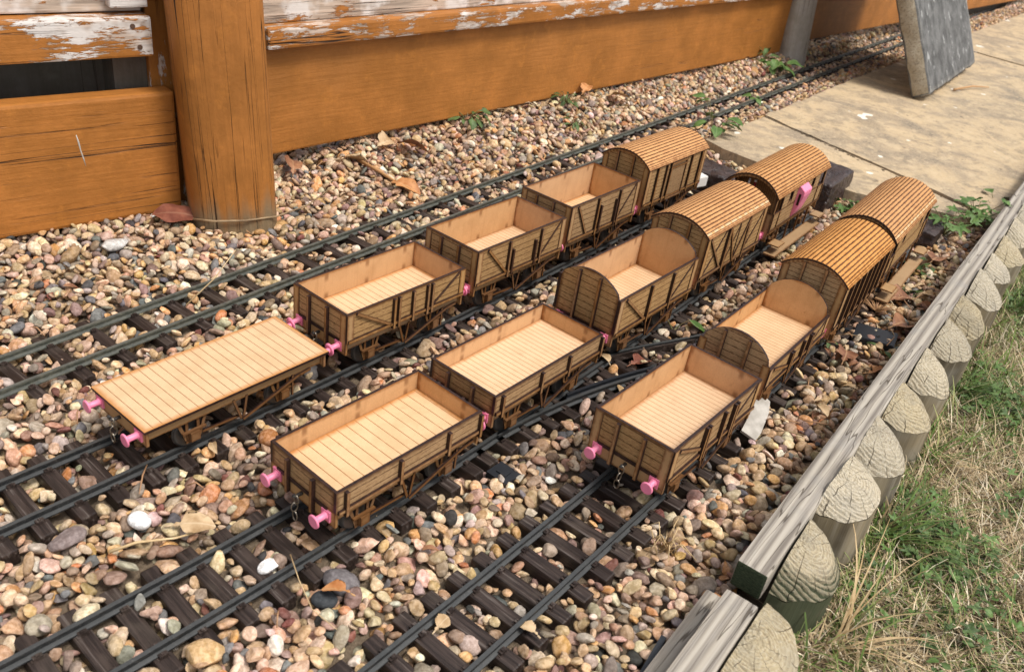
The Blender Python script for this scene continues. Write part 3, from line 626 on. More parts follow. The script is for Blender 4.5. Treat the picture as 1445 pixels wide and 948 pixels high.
def ico(sub):
    bm = bmesh.new(); bmesh.ops.create_icosphere(bm, subdivisions=sub, radius=1); v = np.array([p.co[:] for p in bm.verts]); f = np.array([[q.index for q in p.verts] for p in bm.faces]); bm.free(); return v, f
def stone_shapes(sub, n):
    v, f = ico(sub); out = []
    for k in range(n):
        p = v.copy(); ang = RNG.random() < .62
        for _ in range(3):
            d = RNG.normal(size=3); d /= np.linalg.norm(d); p *= (1 + .13 * np.sin(2.1 * (v @ d) + RNG.uniform(0, 6)))[:, None]
        p *= (1 + .05 * np.sin(5 * (v @ RNG.normal(size=3)) + RNG.uniform(0, 6)))[:, None]; p *= (1 + (.035 if ang else .015) * np.sin(9 * (v @ RNG.normal(size=3)) + 4 * np.sin(3 * v[:, 0]) + RNG.uniform(0, 6)))[:, None]
        for _ in range(RNG.integers(4, 8) if ang else RNG.integers(0, 3)):
            d = RNG.normal(size=3); d /= np.linalg.norm(d); h = RNG.uniform(.52, .84); ex = np.clip(p @ d - h, 0, None); p -= (ex * .92)[:, None] * d
        p /= np.abs(p).max(0); out.append(p)
    return out, f
ST = np.array(STONES); sx = ST[:, 0:1] * T55 + ST[:, 1:2] * N55; sdist = np.sqrt((sx ** 2).sum(1) + CH ** 2)
VV, FF, CC = [], [], []; base = 0
for sub, lo, hi in ((3, 0, 1.0), (2, 1.0, 99)):
    sh, f = stone_shapes(sub, 90 if sub == 3 else 50)
    for i in np.where((sdist >= lo) & (sdist < hi))[0]:
        s_, o_, z, a, bb, cc, th, gs, go = ST[i]; p = sh[RNG.integers(len(sh))] * np.array([a, bb, cc]) * 1.06
        ct, st = math.cos(th), math.sin(th); p = np.stack([p[:, 0] * ct - p[:, 1] * st, p[:, 0] * st + p[:, 1] * ct, p[:, 2]], 1)
        p[:, 2] += .75 * (gs * p[:, 0] + go * p[:, 1])
        tx, ty = RNG.normal(0, .22, 2); p = np.stack([p[:, 0], p[:, 1] - tx * p[:, 2], p[:, 2] + tx * p[:, 1] + ty * p[:, 0]], 1)
        x = sx[i, 0] + p[:, 0] * T55[0] + p[:, 1] * N55[0]; y = sx[i, 1] + p[:, 0] * T55[1] + p[:, 1] * N55[1]
        VV.append(np.stack([x, y, p[:, 2] + z], 1)); FF.append(f + base); base += len(p)
        c = PC[RNG.choice(len(PC), p=PW)] * np.array([1.17, 1.08, 0.99]) * RNG.uniform(.78, 1.22) * (1 + RNG.normal(0, .05, 3)); CC.append(np.tile(np.clip(c, .02, .85), (len(p), 1)))
link(raw_mesh('gravel', np.concatenate(VV), np.concatenate(FF), [STONE], np.concatenate(CC)), 'gravel', kind='stuff', label='mixed tan, pink and grey river gravel between the tracks')
print('stones', len(ST), 'verts', base)
def surf(x, y):
    s_, o_ = to_so(x, y); i, j = int((s_ - S0) / CR), int((o_ - O0) / CR)
    if 2 < i < ns - 3 and 2 < j < no - 3: return float(np.percentile(H[i - 2:i + 3, j - 2:j + 3], 75))
    return -.01
# ------------------------------------------------------------------ wagons (x along the wagon from near end to far end, y to the left, z from rail top)
T = .0025                                   # sheet thickness of the laser-cut board
ZB, ZF = .0265, .0415                       # foot of the headstocks, top of the floor
def strip(b, x0, z0, x1, z1, wd, yb, sgn, mat=None, t=.0016):
    """flat strap on a side from (x0, z0) to (x1, z1), standing t proud of y = yb outwards"""
    d = Vector((x1 - x0, 0, z1 - z0)); L_ = d.length; d.normalize()
    O = Vector((x0, yb, z0)); U = d; V = Vector((0, sgn, 0)).cross(d) ; V = -V if V.z < 0 else V
    if U.cross(V).y * sgn < 0: V = -V
    b.plate([(0, -wd / 2), (L_, -wd / 2), (L_, wd / 2), (0, wd / 2)], t, O, U, V, mat or MD['plain'])
def spoked_wheel(b, x, y, z, r, th):
    b.ring((x, y, z), (0, 1, 0), r - .0016, .0016, WHEELM, 24, 6)
    b.ring((x, y + (.0015 if y < 0 else -.0015), z), (0, 1, 0), r - .0006, .0013, WHEELM, 24, 6)
    b.tube([(x, y - .0016, z), (x, y + .0016, z)], r - .0018, WHEELM, 24); b.tube([(x, y - .003, z), (x, y + .003, z)], .0032, WHEELM, 12)
def wheelset(root, x, r=.0140):
    b = MB(); b.tube([(x, -.033, r - .0005), (x, .033, r - .0005)], .0016, WHEELM, 8); o = b.build('wheelset', root)
    for sg in (-1, 1):
        w_ = MB(); spoked_wheel(w_, x, sg * G2, r - .0005, r, .003); w_.build('wheel', o)
def buffer(parent, x, y, z, dx):
    b = MB(); P = lambda a: (x + dx * a, y, z)
    b.box(min(x, x + dx * .0016), max(x, x + dx * .0016), y - .0046, y + .0046, z - .0046, z + .0046, PINK)
    b.tube([P(.0012), P(.0025), P(.0030), P(.0108), P(.0112)], [.0035, .0032, .0026, .0026, .0027], PINK, 16)
    b.tube([P(.0108), P(.0113), P(.0122), P(.0127)], [.0046, .0056, .0055, .0047], PINK, 22); b.build('buffer', parent)
def coupling(parent, x, z, dx):
    b = MB(); b.tube([(x, 0, z), (x + dx * .006, 0, z), (x + dx * .008, 0, z + .0016), (x + dx * .0068, 0, z + .0034)], [.0016, .0014, .0012, .0006], WHEELM, 8)
    o = b.build('coupling_hook', parent); c = MB(); zz = z - .003
    for k in range(3):
        c.ring((x + dx * (.0058 + .0006 * k), random.uniform(-.001, .001), zz), (1, 0, 0) if k % 2 == 0 else (.25, 1, 0), 0.0025, .00055, METAL, 16, 6, 1.75 if True else 1, u=(0, 1, 0) if k % 2 == 0 else (1, -.25, 0)); zz -= .0074
    c.build('chain', o)
def underframe(root, L, W, wb=.0885, lever=True, near_chain=False, boxes=True):
    hx = L / 2
    for sg in (-1, 1):
        b = MB(); y = sg * (W / 2 - .0040); b.plate([(-hx + T, ZB + .0030), (hx - T, ZB + .0030), (hx - T, ZF - T - .0003), (-hx + T, ZF - T - .0003)], T, (0, y - (T if sg > 0 else 0) , 0) if sg > 0 else (0, y + T, 0), (1, 0, 0), (0, 0, 1), MD['sole']); b.build('solebar', root)
        for k in (-1, 1):
            x = k * wb / 2; b = MB(); yo = sg * (W / 2 - .0072)
            # axleguard: a W-shaped plate straddling the axle box
            for pl in ([(x - .0135, ZB + .002), (x - .0105, ZB + .002), (x - .0040, .0085), (x - .0065, .0085)], [(x + .0135, ZB + .002), (x + .0105, ZB + .002), (x + .0040, .0085), (x + .0065, .0085)],
                       [(x - .0066, .0068), (x + .0066, .0068), (x + .0066, .0086), (x - .0066, .0086)], [(x - .0064, .0086), (x - .0038, .0086), (x - .0038, ZB + .003), (x - .0064, ZB + .003)], [(x + .0038, .0086), (x + .0064, .0086), (x + .0064, ZB + .003), (x + .0038, ZB + .003)]):
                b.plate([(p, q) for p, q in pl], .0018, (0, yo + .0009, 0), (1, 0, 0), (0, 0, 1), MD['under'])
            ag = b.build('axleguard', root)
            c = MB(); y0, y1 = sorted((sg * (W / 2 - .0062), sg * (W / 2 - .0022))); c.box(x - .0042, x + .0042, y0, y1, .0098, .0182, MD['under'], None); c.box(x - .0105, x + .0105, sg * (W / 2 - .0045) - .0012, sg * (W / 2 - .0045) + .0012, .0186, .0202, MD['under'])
            c.build('axle_box', ag)
    for k in (-1, 1):
        b = MB(); x0, x1 = sorted((k * hx, k * (hx - T))); b.box(x0, x1, -W / 2 + .0005, W / 2 - .0005, ZB, ZF - .0002, MD['plain'])
        h = b.build('headstock', root)
        buffer(h, k * hx, W * .375, ZB + .0080, k); buffer(h, k * hx, -W * .375, ZB + .0080, k); coupling(h, k * hx, ZB + .0085, k)
    wheelset(root, -wb / 2); wheelset(root, wb / 2)
    if lever:
        for sg in (-1, 1):
            yb = sg * (W / 2 - .0030); b = MB()
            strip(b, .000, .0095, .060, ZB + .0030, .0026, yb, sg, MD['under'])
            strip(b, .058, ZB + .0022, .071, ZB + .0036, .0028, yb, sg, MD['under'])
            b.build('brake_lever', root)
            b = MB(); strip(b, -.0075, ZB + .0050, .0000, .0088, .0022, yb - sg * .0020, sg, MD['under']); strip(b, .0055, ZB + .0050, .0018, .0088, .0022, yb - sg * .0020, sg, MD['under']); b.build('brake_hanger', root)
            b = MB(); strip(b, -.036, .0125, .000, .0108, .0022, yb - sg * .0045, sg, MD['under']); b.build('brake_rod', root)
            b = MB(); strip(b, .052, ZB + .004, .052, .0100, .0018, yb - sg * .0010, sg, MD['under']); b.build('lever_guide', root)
def side_panel(root, L, W, z0, z1, sg, fit_, mat='plank'):
    """one wagon side with its posts, straps and rails; x positions in fit_ are fractions of the length from the near end"""
    b = MB(); y = sg * W / 2; X = lambda f: -L / 2 + f * L
    O = (0, y, 0) if sg < 0 else (0, y - T, 0)
    # engraved face outside, smooth face inside
    P = [(-L / 2, z0), (L / 2, z0), (L / 2, z1), (-L / 2, z1)]
    if sg < 0: b.plate([(-p, q) for p, q in P], T, (0, y + T, 0), (-1, 0, 0), (0, 0, 1), MD['inner'], MD['inner']); 
    b2 = MB()
    if sg < 0: b2.plate(P, T, (0, y + T, 0), (1, 0, 0), (0, 0, 1), MD[mat], MD['inner'])
    else: b2.plate([(-p, q) for p, q in P], T, (0, y - T, 0), (-1, 0, 0), (0, 0, 1), MD[mat], MD['inner'])
    o = b2.build('side', root)
    def add(name, *a, **k):
        c = MB(); strip(c, *a, **k); return c.build(name, o)
    for f in fit_.get('posts', ()): add('post', X(f), z0 - .004, X(f), z1 - .0015, .0028, y, sg, t=.0034)
    for f in fit_.get('thin', ()): add('post', X(f), z0 + .003, X(f), z1 - .002, .0022, y, sg, t=.0020)
    for f in fit_.get('bang', ()):
        add('door_stop', X(f), z0 - .002, X(f), z1 - .012, .0026, y, sg, MD['strap'], t=.0038)
    for f0, q0, f1, q1 in fit_.get('brace', ()): add('brace', X(f0), z0 + (z1 - z0) * q0, X(f1), z0 + (z1 - z0) * q1, .0028, y, sg, t=.0022)
    for f0, q0, f1, q1 in fit_.get('flat', ()): add('flat_brace', X(f0), z0 + (z1 - z0) * q0, X(f1), z0 + (z1 - z0) * q1, .0030, y, sg, MD['strap'], t=.0006)
    if fit_.get('corner', True):
        for f0, f1 in ((0, .052), (.948, 1)):
            c = MB(); strip(c, X((f0 + f1) / 2), z0, X((f0 + f1) / 2), z1 - .0004, L * .050, y, sg, t=.0009); c.build('corner_plate', o)
    c = MB(); strip(c, X(0.01), z0 + .0012, X(.99), z0 + .0012, .0032, y, sg, t=.0022); c.build('bottom_rail', o)
    if fit_.get('top', False): add('top_rail', X(.0), z1 - .0008, X(1), z1 - .0008, .0016, y, sg, MD['strap'], t=.0006)
    return o
def end_panel(root, L, W, z0, z1, k, rise=0, posts=(.32, .66), mat='plank', corner=True, inner='inner'):
    b = MB(); x = k * L / 2; w_ = W - 2 * T - .0002
    P = [(-w_ / 2, z0), (w_ / 2, z0), (w_ / 2, z1)]
    if rise: P += [(y, z) for y, z in arc(W, z1, rise) if abs(y) < w_ / 2 - .001]
    P += [(-w_ / 2, z1)]
    if k < 0: b.plate([(-p, q) for p, q in P], T, (x + T, 0, 0), (0, -1, 0), (0, 0, 1), MD[mat], MD[inner])
    else: b.plate(P, T, (x - T, 0, 0), (0, 1, 0), (0, 0, 1), MD[mat], MD[inner])
    o = b.build('end', root)
    def zt(y):
        if not rise: return z1
        r = (W * W / 4 + rise * rise) / (2 * rise); return z1 + rise - r + math.sqrt(r * r - y * y)
    def vs(name, y, wd, t, zlo, zhi, mat_):
        c = MB(); P_ = [(y - wd / 2, zlo), (y + wd / 2, zlo), (y + wd / 2, zhi), (y - wd / 2, zhi)]
        if k < 0: c.plate([(-p, q) for p, q in P_], t, (x, 0, 0), (0, -1, 0), (0, 0, 1), mat_)
        else: c.plate(P_, t, (x, 0, 0), (0, 1, 0), (0, 0, 1), mat_)
        c.build(name, o)
    for f in posts:
        y = W * (.5 - f); vs('post', y, .0028, .0036, ZB + .001, zt(y) - .002, MD['plain'])
    if corner:
        for sg in (-1, 1): vs('corner_plate', sg * (W / 2 - .0042), .0078, .0009, ZB + .004, z1 - .0004 + (rise * .12 if rise else 0), MD['plain'])
    c = MB()
    if k < 0: c.plate([(-W / 2 + .009, z0 - .0016), (W / 2 - .009, z0 - .0016), (W / 2 - .009, z0 + .0012), (-W / 2 + .009, z0 + .0012)], .0012, (x, 0, 0), (0, -1, 0), (0, 0, 1), MD['char'])
    else: c.plate([(-W / 2 + .009, z0 - .0016), (W / 2 - .009, z0 - .0016), (W / 2 - .009, z0 + .0012), (-W / 2 + .009, z0 + .0012)], .0012, (x, 0, 0), (0, 1, 0), (0, 0, 1), MD['char'])
    c.build('bottom_rail', o)
    return o
def floor_part(root, L, W, deck, z=ZF, name='floor'):
    b = MB(); b.plate([(-L / 2, -W / 2), (L / 2, -W / 2), (L / 2, W / 2), (-L / 2, W / 2)], T, (0, 0, z - T), (1, 0, 0), (0, 1, 0), MD[deck], MD['plain']); return b.build(name, root)
def root_at(name, pose, label, cat, group):
    x, y, th = pose; return empty(name, (x, y, 0.0), R(th), label, cat, group)
WG = 'laser-cut model wagons standing on the three tracks'
def open_wagon(pose, L, W, zt, deck, fit_, label, rise=0, posts=(.32, .66), ecorner=True, flare=0.0):
    r = root_at('open_wagon', pose, label, 'open wagon', WG)
    underframe(r, L, W); floor_part(r, L - 2 * T - .0003, W - 2 * T - .0003, deck, ZF + .0008)
    for sg in (-1, 1): side_panel(r, L, W, ZF - .0016, zt, sg, fit_)
    for k in (-1, 1): end_panel(r, L, W, ZF - .0016, zt, k, rise, posts, corner=ecorner)
    return r
def roof_part(root, L, W, z0, rise, over=.002, endover=.002, nst=23, glint=False):
    b = MB(); th = .0016; pts = arc(W, z0, rise, nst, over)
    hx = L / 2 + endover
    inn = [(y, z - th) for y, z in pts]
    for i in range(nst):            # under-skin of the roof
        (y0, a0), (y1, a1) = inn[i], inn[i + 1]
        b.face([(-hx, y0, a0 + th * .55), (-hx, y1, a1 + th * .55), (hx, y1, a1 + th * .55), (hx, y0, a0 + th * .55)], MD['char']); b.face([(-hx, y1, a1), (-hx, y0, a0), (hx, y0, a0), (hx, y1, a1)], MD['plain'])
        for e in (-1, 1): b.face([(e * hx, y0, a0), (e * hx, y1, a1), (e * hx, y1, a1 + th * .55), (e * hx, y0, a0 + th * .55)][::e], MD['char'])
    for q in (0, -1):
        y, z = inn[q]; b.face([(-hx, y, z), (hx, y, z), (hx, y, z + th * .55), (-hx, y, z + th * .55)], MD['char'])
    o = b.build('roof', root)
    s = MB()
    for i in range(nst):
        (y0, a0), (y1, a1) = pts[i], pts[i + 1]; A = Vector((0, y0, a0)); Bq = Vector((0, y1, a1)); d = (Bq - A); n_ = d.length; d.normalize(); gap = n_ * .09
        s.plate([(-hx, gap), (hx, gap), (hx, n_ - gap), (-hx, n_ - gap)], th * .62, A + Vector((0, 0, -th * .5)), (-1, 0, 0), d, GLINT if glint and i == nst - 4 else MD['roof'])
    # strips run from +y to -y: flip so that the burnt top faces the sky
    s.build('roof_boards', o); return o
def arch_rib(root, W, z0, rise, x, k, over=.0012, t=.0016, dep=.0030, name='roof_rib'):
    b = MB(); up_ = arc(W, z0, rise, 20, over); lo = [(y, z - dep) for y, z in up_]
    for i in range(20):
        P_ = [up_[i], up_[i + 1], lo[i + 1], lo[i]]; b.plate([(p, q) for p, q in P_], t, (x if k > 0 else x - t, 0, 0), (0, 1, 0), (0, 0, 1), MD['plain'], MD['plain'])
    b.build(name, root)
def van(pose, L, W, ze, rise, fit_, label, door=None, glint=False, posts=(.32, .66), cross=False):
    r = root_at('covered_van', pose, label, 'covered van', WG); underframe(r, L, W)
    floor_part(r, L - 2 * T - .0003, W - 2 * T - .0003, 'deck_fine')
    for sg in (-1, 1):
        o = side_panel(r, L, W, ZF - .0016, ze, sg, fit_, 'fplank')
        if door:
            f0, f1 = door; X = lambda f: -L / 2 + f * L; b = MB(); y = sg * W / 2; P_ = [(X(f0), ZF - .004), (X(f1), ZF - .004), (X(f1), ze - .0015), (X(f0), ze - .0015)]
            if sg < 0: b.plate(P_, .0018, (0, y, 0), (1, 0, 0), (0, 0, 1), MD['vplank' if not cross else 'fplank'])
            else: b.plate([(-p, q) for p, q in P_], .0018, (0, y, 0), (-1, 0, 0), (0, 0, 1), MD['vplank' if not cross else 'fplank'])
            d = b.build('door', r); yb = y + sg * .0018
            def add(nm, *a, **k_):
                c = MB(); strip(c, *a, **k_); c.build(nm, d)
            for f in (f0, f1): add('door_frame', X(f), ZF - .004, X(f), ze - .002, .0024, yb, sg, t=.0016)
            if cross:
                m_ = (f0 + f1) / 2
                add('brace', X(f0) + .001, ze - .004, X(m_), ZF - .001, .0024, yb, sg, t=.0016); add('brace', X(m_), ZF - .001, X(f1) - .001, ze - .004, .0024, yb, sg, t=.0016)
                add('flat_brace', X(f0), ZF, X(m_), ze - .003, .0026, yb, sg, MD['strap'], t=.0005); add('door_frame', X(m_), ZF, X(m_), ze - .003, .0016, yb, sg, MD['char'], t=.0008)
            else:
                add('door_rail', X(f0), ze - .0035, X(f1), ze - .0035, .0030, yb, sg, t=.0016); add('door_rail', X(f0), ze - .0095, X(f1), ze - .0095, .0022, yb, sg, t=.0014)
                add('door_rail', X(f0), ZF - .003, X(f1), ZF - .003, .0030, yb, sg, t=.0016)
    for k in (-1, 1): end_panel(r, L, W, ZF - .0016, ze, k, rise - .0006, posts, 'fplank'); arch_rib(r, W, ze, rise - .0008, k * (L / 2 + .0001), k, .0008)
    roof_part(r, L, W, ze + .0012, rise, .0018, .0022, glint=glint); return r
def brake_van(pose, L, W, ze, rise, label, lookout=True, glint=False, wb=.112):
    r = root_at('brake_van', pose, label, 'brake van', WG); underframe(r, L, W, wb, lever=False)
    floor_part(r, L - .001, W - .001, 'deck_fine'); X = lambda f: -L / 2 + f * L; z0 = ZF - .0016
    A, Bc = .20, .80                                            # cabin between the two verandahs
    zw0, zw1 = ze - .0185, ze - .0045
    for sg in (-1, 1):
        y = sg * W / 2
        def plate(b, P_, mat, t=T, off=0.0):
            if sg < 0: b.plate(P_, t, (0, y + T - off, 0), (1, 0, 0), (0, 0, 1), MD[mat], MD['plain'])
            else: b.plate([(-p, q) for p, q in P_], t, (0, y - T + off, 0), (-1, 0, 0), (0, 0, 1), MD[mat], MD['plain'])
        b = MB()                                                # side sheet cut round the window openings
        zm = ze - .026
        plate(b, [(X(0), z0), (X(1), z0), (X(1), zm), (X(0), zm)], 'fplank')
        for f0, f1 in ((.135, .255), (.315, .70), (.755, .865)): plate(b, [(X(f0), zm), (X(f1), zm), (X(f1), ze), (X(f0), ze)], 'fplank')
        for f0, f1 in ((.255, .315), (.70, .755)): plate(b, [(X(f0), zm), (X(f1), zm), (X(f1), zw0), (X(f0), zw0)], 'fplank'); plate(b, [(X(f0), zw1), (X(f1), zw1), (X(f1), ze), (X(f0), ze)], 'fplank')
        for f0, f1 in ((.0, .018), (.982, 1.0)): plate(b, [(X(f0), zm), (X(f1), zm), (X(f1), ze), (X(f0), ze)], 'plain')
        o = b.build('side', r)
        for f0, f1 in ((.255, .315), (.70, .755)):
            c = MB(); plate(c, [(X(f0), zw0), (X(f1), zw0), (X(f1), zw1), (X(f0), zw1)], 'char', .0008, -.0012); c.build('window', o)
        for f in (.012, .125, .988, .875):
            c = MB(); strip(c, X(f), z0, X(f), zm, .0024, y, sg, t=.0012); c.build('post', o)
        c = MB(); strip(c, X(0), zm, X(.135), zm, .0022, y, sg, t=.0010); strip(c, X(.865), zm, X(1), zm, .0022, y, sg, t=.0010); c.build('hand_rail', o)
        c = MB(); strip(c, X(0), z0 + .001, X(1), z0 + .001, .0030, y, sg, MD['under'], t=.0012); c.build('bottom_rail', o)
        if lookout and sg < 0:
            b = MB(); x0, x1 = X(.395), X(.545); prof = [(0, z0 + .002), (.0045, z0 + .012), (.0100, ze - .016), (.0100, ze - .009), (0, ze - .0015)]
            fr = [Vector((x0, y - a, z)) for a, z in prof]; bk = [Vector((x1, y - a, z)) for a, z in prof]
            b.face(fr, PINK); b.face(bk[::-1], PINK)
            for i in range(len(prof)): j = (i + 1) % len(prof); b.face([fr[j], fr[i], bk[i], bk[j]], PINK)
            d = b.build('lookout', r); bevel_mesh_keep(d, .0006)
            c = MB(); c.box(x0 - .0004, x0 + .0004, y - .0066, y - .0034, ze - .030, ze - .0135, DARKIN); c.build('window', d)
        # steps: one long board low down, a short one at each end above it
        b = MB(); y0, y1 = sorted((sg * (W / 2 + .001), sg * (W / 2 + .0175))); b.box(X(.02), X(.94), y0, y1, .0085, .0105, MD['sole']); b.build('footboard', r)
        for f0, f1 in ((.045, .165), (.865, .99)):
            b = MB(); b.box(X(f0), X(f1), y0 - (.0 if sg < 0 else .001), y1 - (.001 if sg < 0 else .0), .0215, .0233, MD['sole']); b.build('step', r)
        for f in (.20, .40, .60, .80):
            b = MB(); ys = sg * (W / 2 + .0005); b.box(X(f) - .0013, X(f) + .0013, ys - .0011, ys + .0011, .0106, ZB + .010, MD['under']); b.build('step_hanger', r)
    for k in (-1, 1):
        end_panel(r, L, W, z0, zm, k, 0, (.32, .66), 'fplank', inner='plain')
        # bulkhead of the cabin, with a boarded door, then the open arch over the verandah
        xb = X(A if k < 0 else Bc); b = MB(); w_ = W - 2 * T - .0004; P_ = [(-w_ / 2, z0), (w_ / 2, z0), (w_ / 2, ze - .002)] + [(y, z - .001) for y, z in arc(W, ze, rise) if abs(y) < w_ / 2 - .001] + [(-w_ / 2, ze - .002)]
        if k < 0: b.plate([(-p, q) for p, q in P_], T, (xb, 0, 0), (0, -1, 0), (0, 0, 1), MD['vplank'], MD['plain'])
        else: b.plate(P_, T, (xb, 0, 0), (0, 1, 0), (0, 0, 1), MD['vplank'], MD['plain'])
        b.build('bulkhead', r); arch_rib(r, W, ze, rise - .0008, k * L / 2, k, .0008, .0022, .0036)
        for sg in (-1, 1):
            b = MB(); b.box(k * L / 2 - (.0024 if k > 0 else 0), k * L / 2 + (.0024 if k < 0 else 0), sg * (W / 2 - .0018) - .0016, sg * (W / 2 - .0018) + .0016, zm - .001, ze + .001, MD['plain']); b.build('verandah_post', r)
    b = MB(); xs = X(.075); b.tube([(xs, .004, ZF), (xs, .004, ze + .004)], .0013, REDP, 10); o = b.build('brake_standard', r)
    c = MB(); c.tube([(xs, .004, ze + .0035), (xs, .004, ze + .0065)], .0018, WHITE, 10); c.tube([(xs, .0125, ze - .010), (xs, .0125, ze + .0055)], .0014, WHITE, 8); c.build('brake_handle', o)
    roof_part(r, L, W, ze + .0012, rise, .0020, .0045, nst=24, glint=glint); return r
def bevel_mesh_keep(o, off):
    bm = bmesh.new(); bm.from_mesh(o.data); bmesh.ops.remove_doubles(bm, verts=bm.verts, dist=1e-6)
    bmesh.ops.bevel(bm, geom=list(bm.edges), offset=off, segments=2, affect='EDGES'); bm.to_mesh(o.data); bm.free()
W = .0752
FIT5 = dict(posts=(.365, .405, .525, .650, .690), brace=[(.07, .96, .35, .04)], flat=[(.70, .05, .955, .97)])
FITD = dict(posts=(.335, .700), bang=(.375, .635), brace=[(.10, .96, .325, .05)], flat=[(.71, .05, .945, .97)])
FITE = dict(posts=(.37, .690), bang=(.415, .645), brace=[(.085, .96, .25, .05)], flat=[(.70, .05, .945, .97)])
FITL = dict(posts=(.055, .40, .74, .985), corner=False)
FITM = dict(posts=(.055, .395, .655, .985), corner=False)
FITB = dict(posts=(.375, .660), brace=[(.075, .95, .345, .05)], flat=[(.68, .05, .955, .96)])
FITC = dict(posts=(.335, .365, .545, .660, .690), brace=[(.05, .90, .31, .30)], flat=[(.70, .10, .955, .96)])
# back row
r = root_at('flat_wagon', (-.2414, .5834, 55.26), 'flat wagon with a bare plank deck and no sides, buffered up to an open wagon', 'flat wagon', WG)
underframe(r, .1740, .0730); b = floor_part(r, .1775, .0765, 'deck_mid', .0431, 'deck')
open_wagon((-.1342, .7412, 54.75), .1580, W, .0700, 'deck_mid', FIT5, 'five plank open wagon directly behind the bare flat wagon')
open_wagon((-.0344, .8879, 55.1), .1550, W, .0801, 'deck_fine', FITD, 'tall open wagon in the back row, its floor half hidden, between two other opens')
open_wagon((.0591, 1.0333, 55.7), .1550, W, .0858, 'deck_fine', FITE, 'tallest open wagon, coupled in front of the covered van in the back row')
van((.1620, 1.1906, 55.8), .1660, .0735, .0932, .0150, dict(posts=(.14, .29, .725, .90), corner=True), 'covered van with a single sliding side door at the far end of the back row', door=(.36, .62))
# middle row
open_wagon((-.0884, .5220, 53.9), .1500, W, .0598, 'deck_wide', FITL, 'low three plank open wagon with wide floor boards at the front of the middle track', posts=(.30, .68), ecorner=False)
open_wagon((.0101, .6696, 55.0), .1600, W, .0592, 'deck_fine', FITM, 'low dropside open wagon with narrow floor boards, second on the middle track', posts=(.30, .68), ecorner=False)
open_wagon((.1148, .8326, 55.4), .1610, W, .0803, 'deck_fine', FITB, 'round ended high open wagon standing between a low wagon and a covered van', rise=.0185, posts=(.33, .66), ecorner=False)
van((.2186, .9945, 56.5), .1680, .0735, .0934, .0142, dict(posts=(.33, .675), corner=True, brace=[(.04, .93, .30, .04)], flat=[(.05, .05, .31, .95), (.70, .05, .96, .95)]), 'covered van with diagonal door bracing on the middle track, strip of pale painted glints on its roof', door=(.345, .665), glint=True, cross=True)
brake_van((.3374, 1.1821, 57.6), .1960, .0735, .0922, .0185, 'brake van with a bright pink side lookout on the middle track')
# right row
open_wagon((.1533, .6173, 54.7), .1555, W, .0712, 'deck_fine', FITC, 'five plank open wagon with pink buffers at the front of the right hand track')
open_wagon((.2572, .7784, 56.4), .1590, W, .0625, 'deck_fine', dict(FITC, posts=(.33, .36, .54, .66, .69)), 'round ended open wagon with low sides on the track nearest the log edging', rise=.0245)
van((.3589, .9247, 57.1), .1680, .0735, .0932, .0150, dict(posts=(.10, .23, .36, .50, .62, .75, .88)), 'covered van with closely spaced side posts on the track nearest the log edging')
brake_van((.4676, 1.0992, 58.4), .2040, .0735, .0918, .0180, 'brake van with brown sides at the far end of the track nearest the logs', lookout=False, glint=True)

# ------------------------------------------------------------------ blocks at the ends of the tracks, other small fittings
def block(x, y, ang, lx, ly, hz, label, z0=-.025):
    b = MB(); b.box(-lx / 2, lx / 2, -ly / 2, ly / 2, 0, hz, LUMP); me = bpy.data.meshes.new('buffer_block'); me.from_pydata(b.v, [], b.f); me.materials.append(LUMP)
    bm = bmesh.new(); bm.from_mesh(me); bmesh.ops.remove_doubles(bm, verts=bm.verts, dist=1e-6); bmesh.ops.subdivide_edges(bm, edges=bm.edges, cuts=14, use_grid_fill=True); bm.normal_update()
    from mathutils import noise as mn
    for v in bm.verts:
        n_ = mn.noise(v.co * 70 + Vector((x * 9, y * 9, 0))) + .6 * mn.noise(v.co * 170); k = 1.6 if v.co.z > hz * .97 else .8
        v.co += v.normal * n_ * .0022 * k
    for f in bm.faces: f.smooth = True
    bm.to_mesh(me); bm.free(); o = link(me, 'buffer_block', None, (x, y, z0), label, 'buffer block', 'dark brown blocks closing the tracks'); o.rotation_euler = (0, 0, R(ang)); return o
block(.274, 1.356, 57, .060, .115, .050, 'dark brown lumpy block behind the covered van with the white fitting')
block(.452, 1.392, 58, .120, .095, .064, 'largest dark brown lumpy block, close behind the brake van with the pink lookout')
block(.606, 1.285, 58, .080, .055, .040, 'dark brown lumpy block half hidden behind the far brake van by the weeds')
b = MB(); b.box(-.012, .012, -.010, .010, 0, .017, WHITE); o = b.build('white_bracket', None, (.249, 1.300, .012), label='small white plastic bracket on the dark block behind the covered van', cat='bracket'); bevel_mesh_keep(o, .0012); o.rotation_euler = (0, 0, R(40))
bm_ = MB(); bm_.box(-.024, .024, -.018, .018, 0, .009, BLACK); bm_.tube([(.004, -.004, .0085), (.004, -.004, .0096)], .0022, DARKIN, 10); bm_.box(-.036, -.022, -.004, .004, .002, .006, BLACK)
o = bm_.build('point_motor', None, (.431, .916, -.008), label='flat black plastic box lying on the gravel beside the closely posted van', cat='point motor'); bevel_mesh_keep(o, .0012); o.rotation_euler = (R(3), R(-5), R(-25))

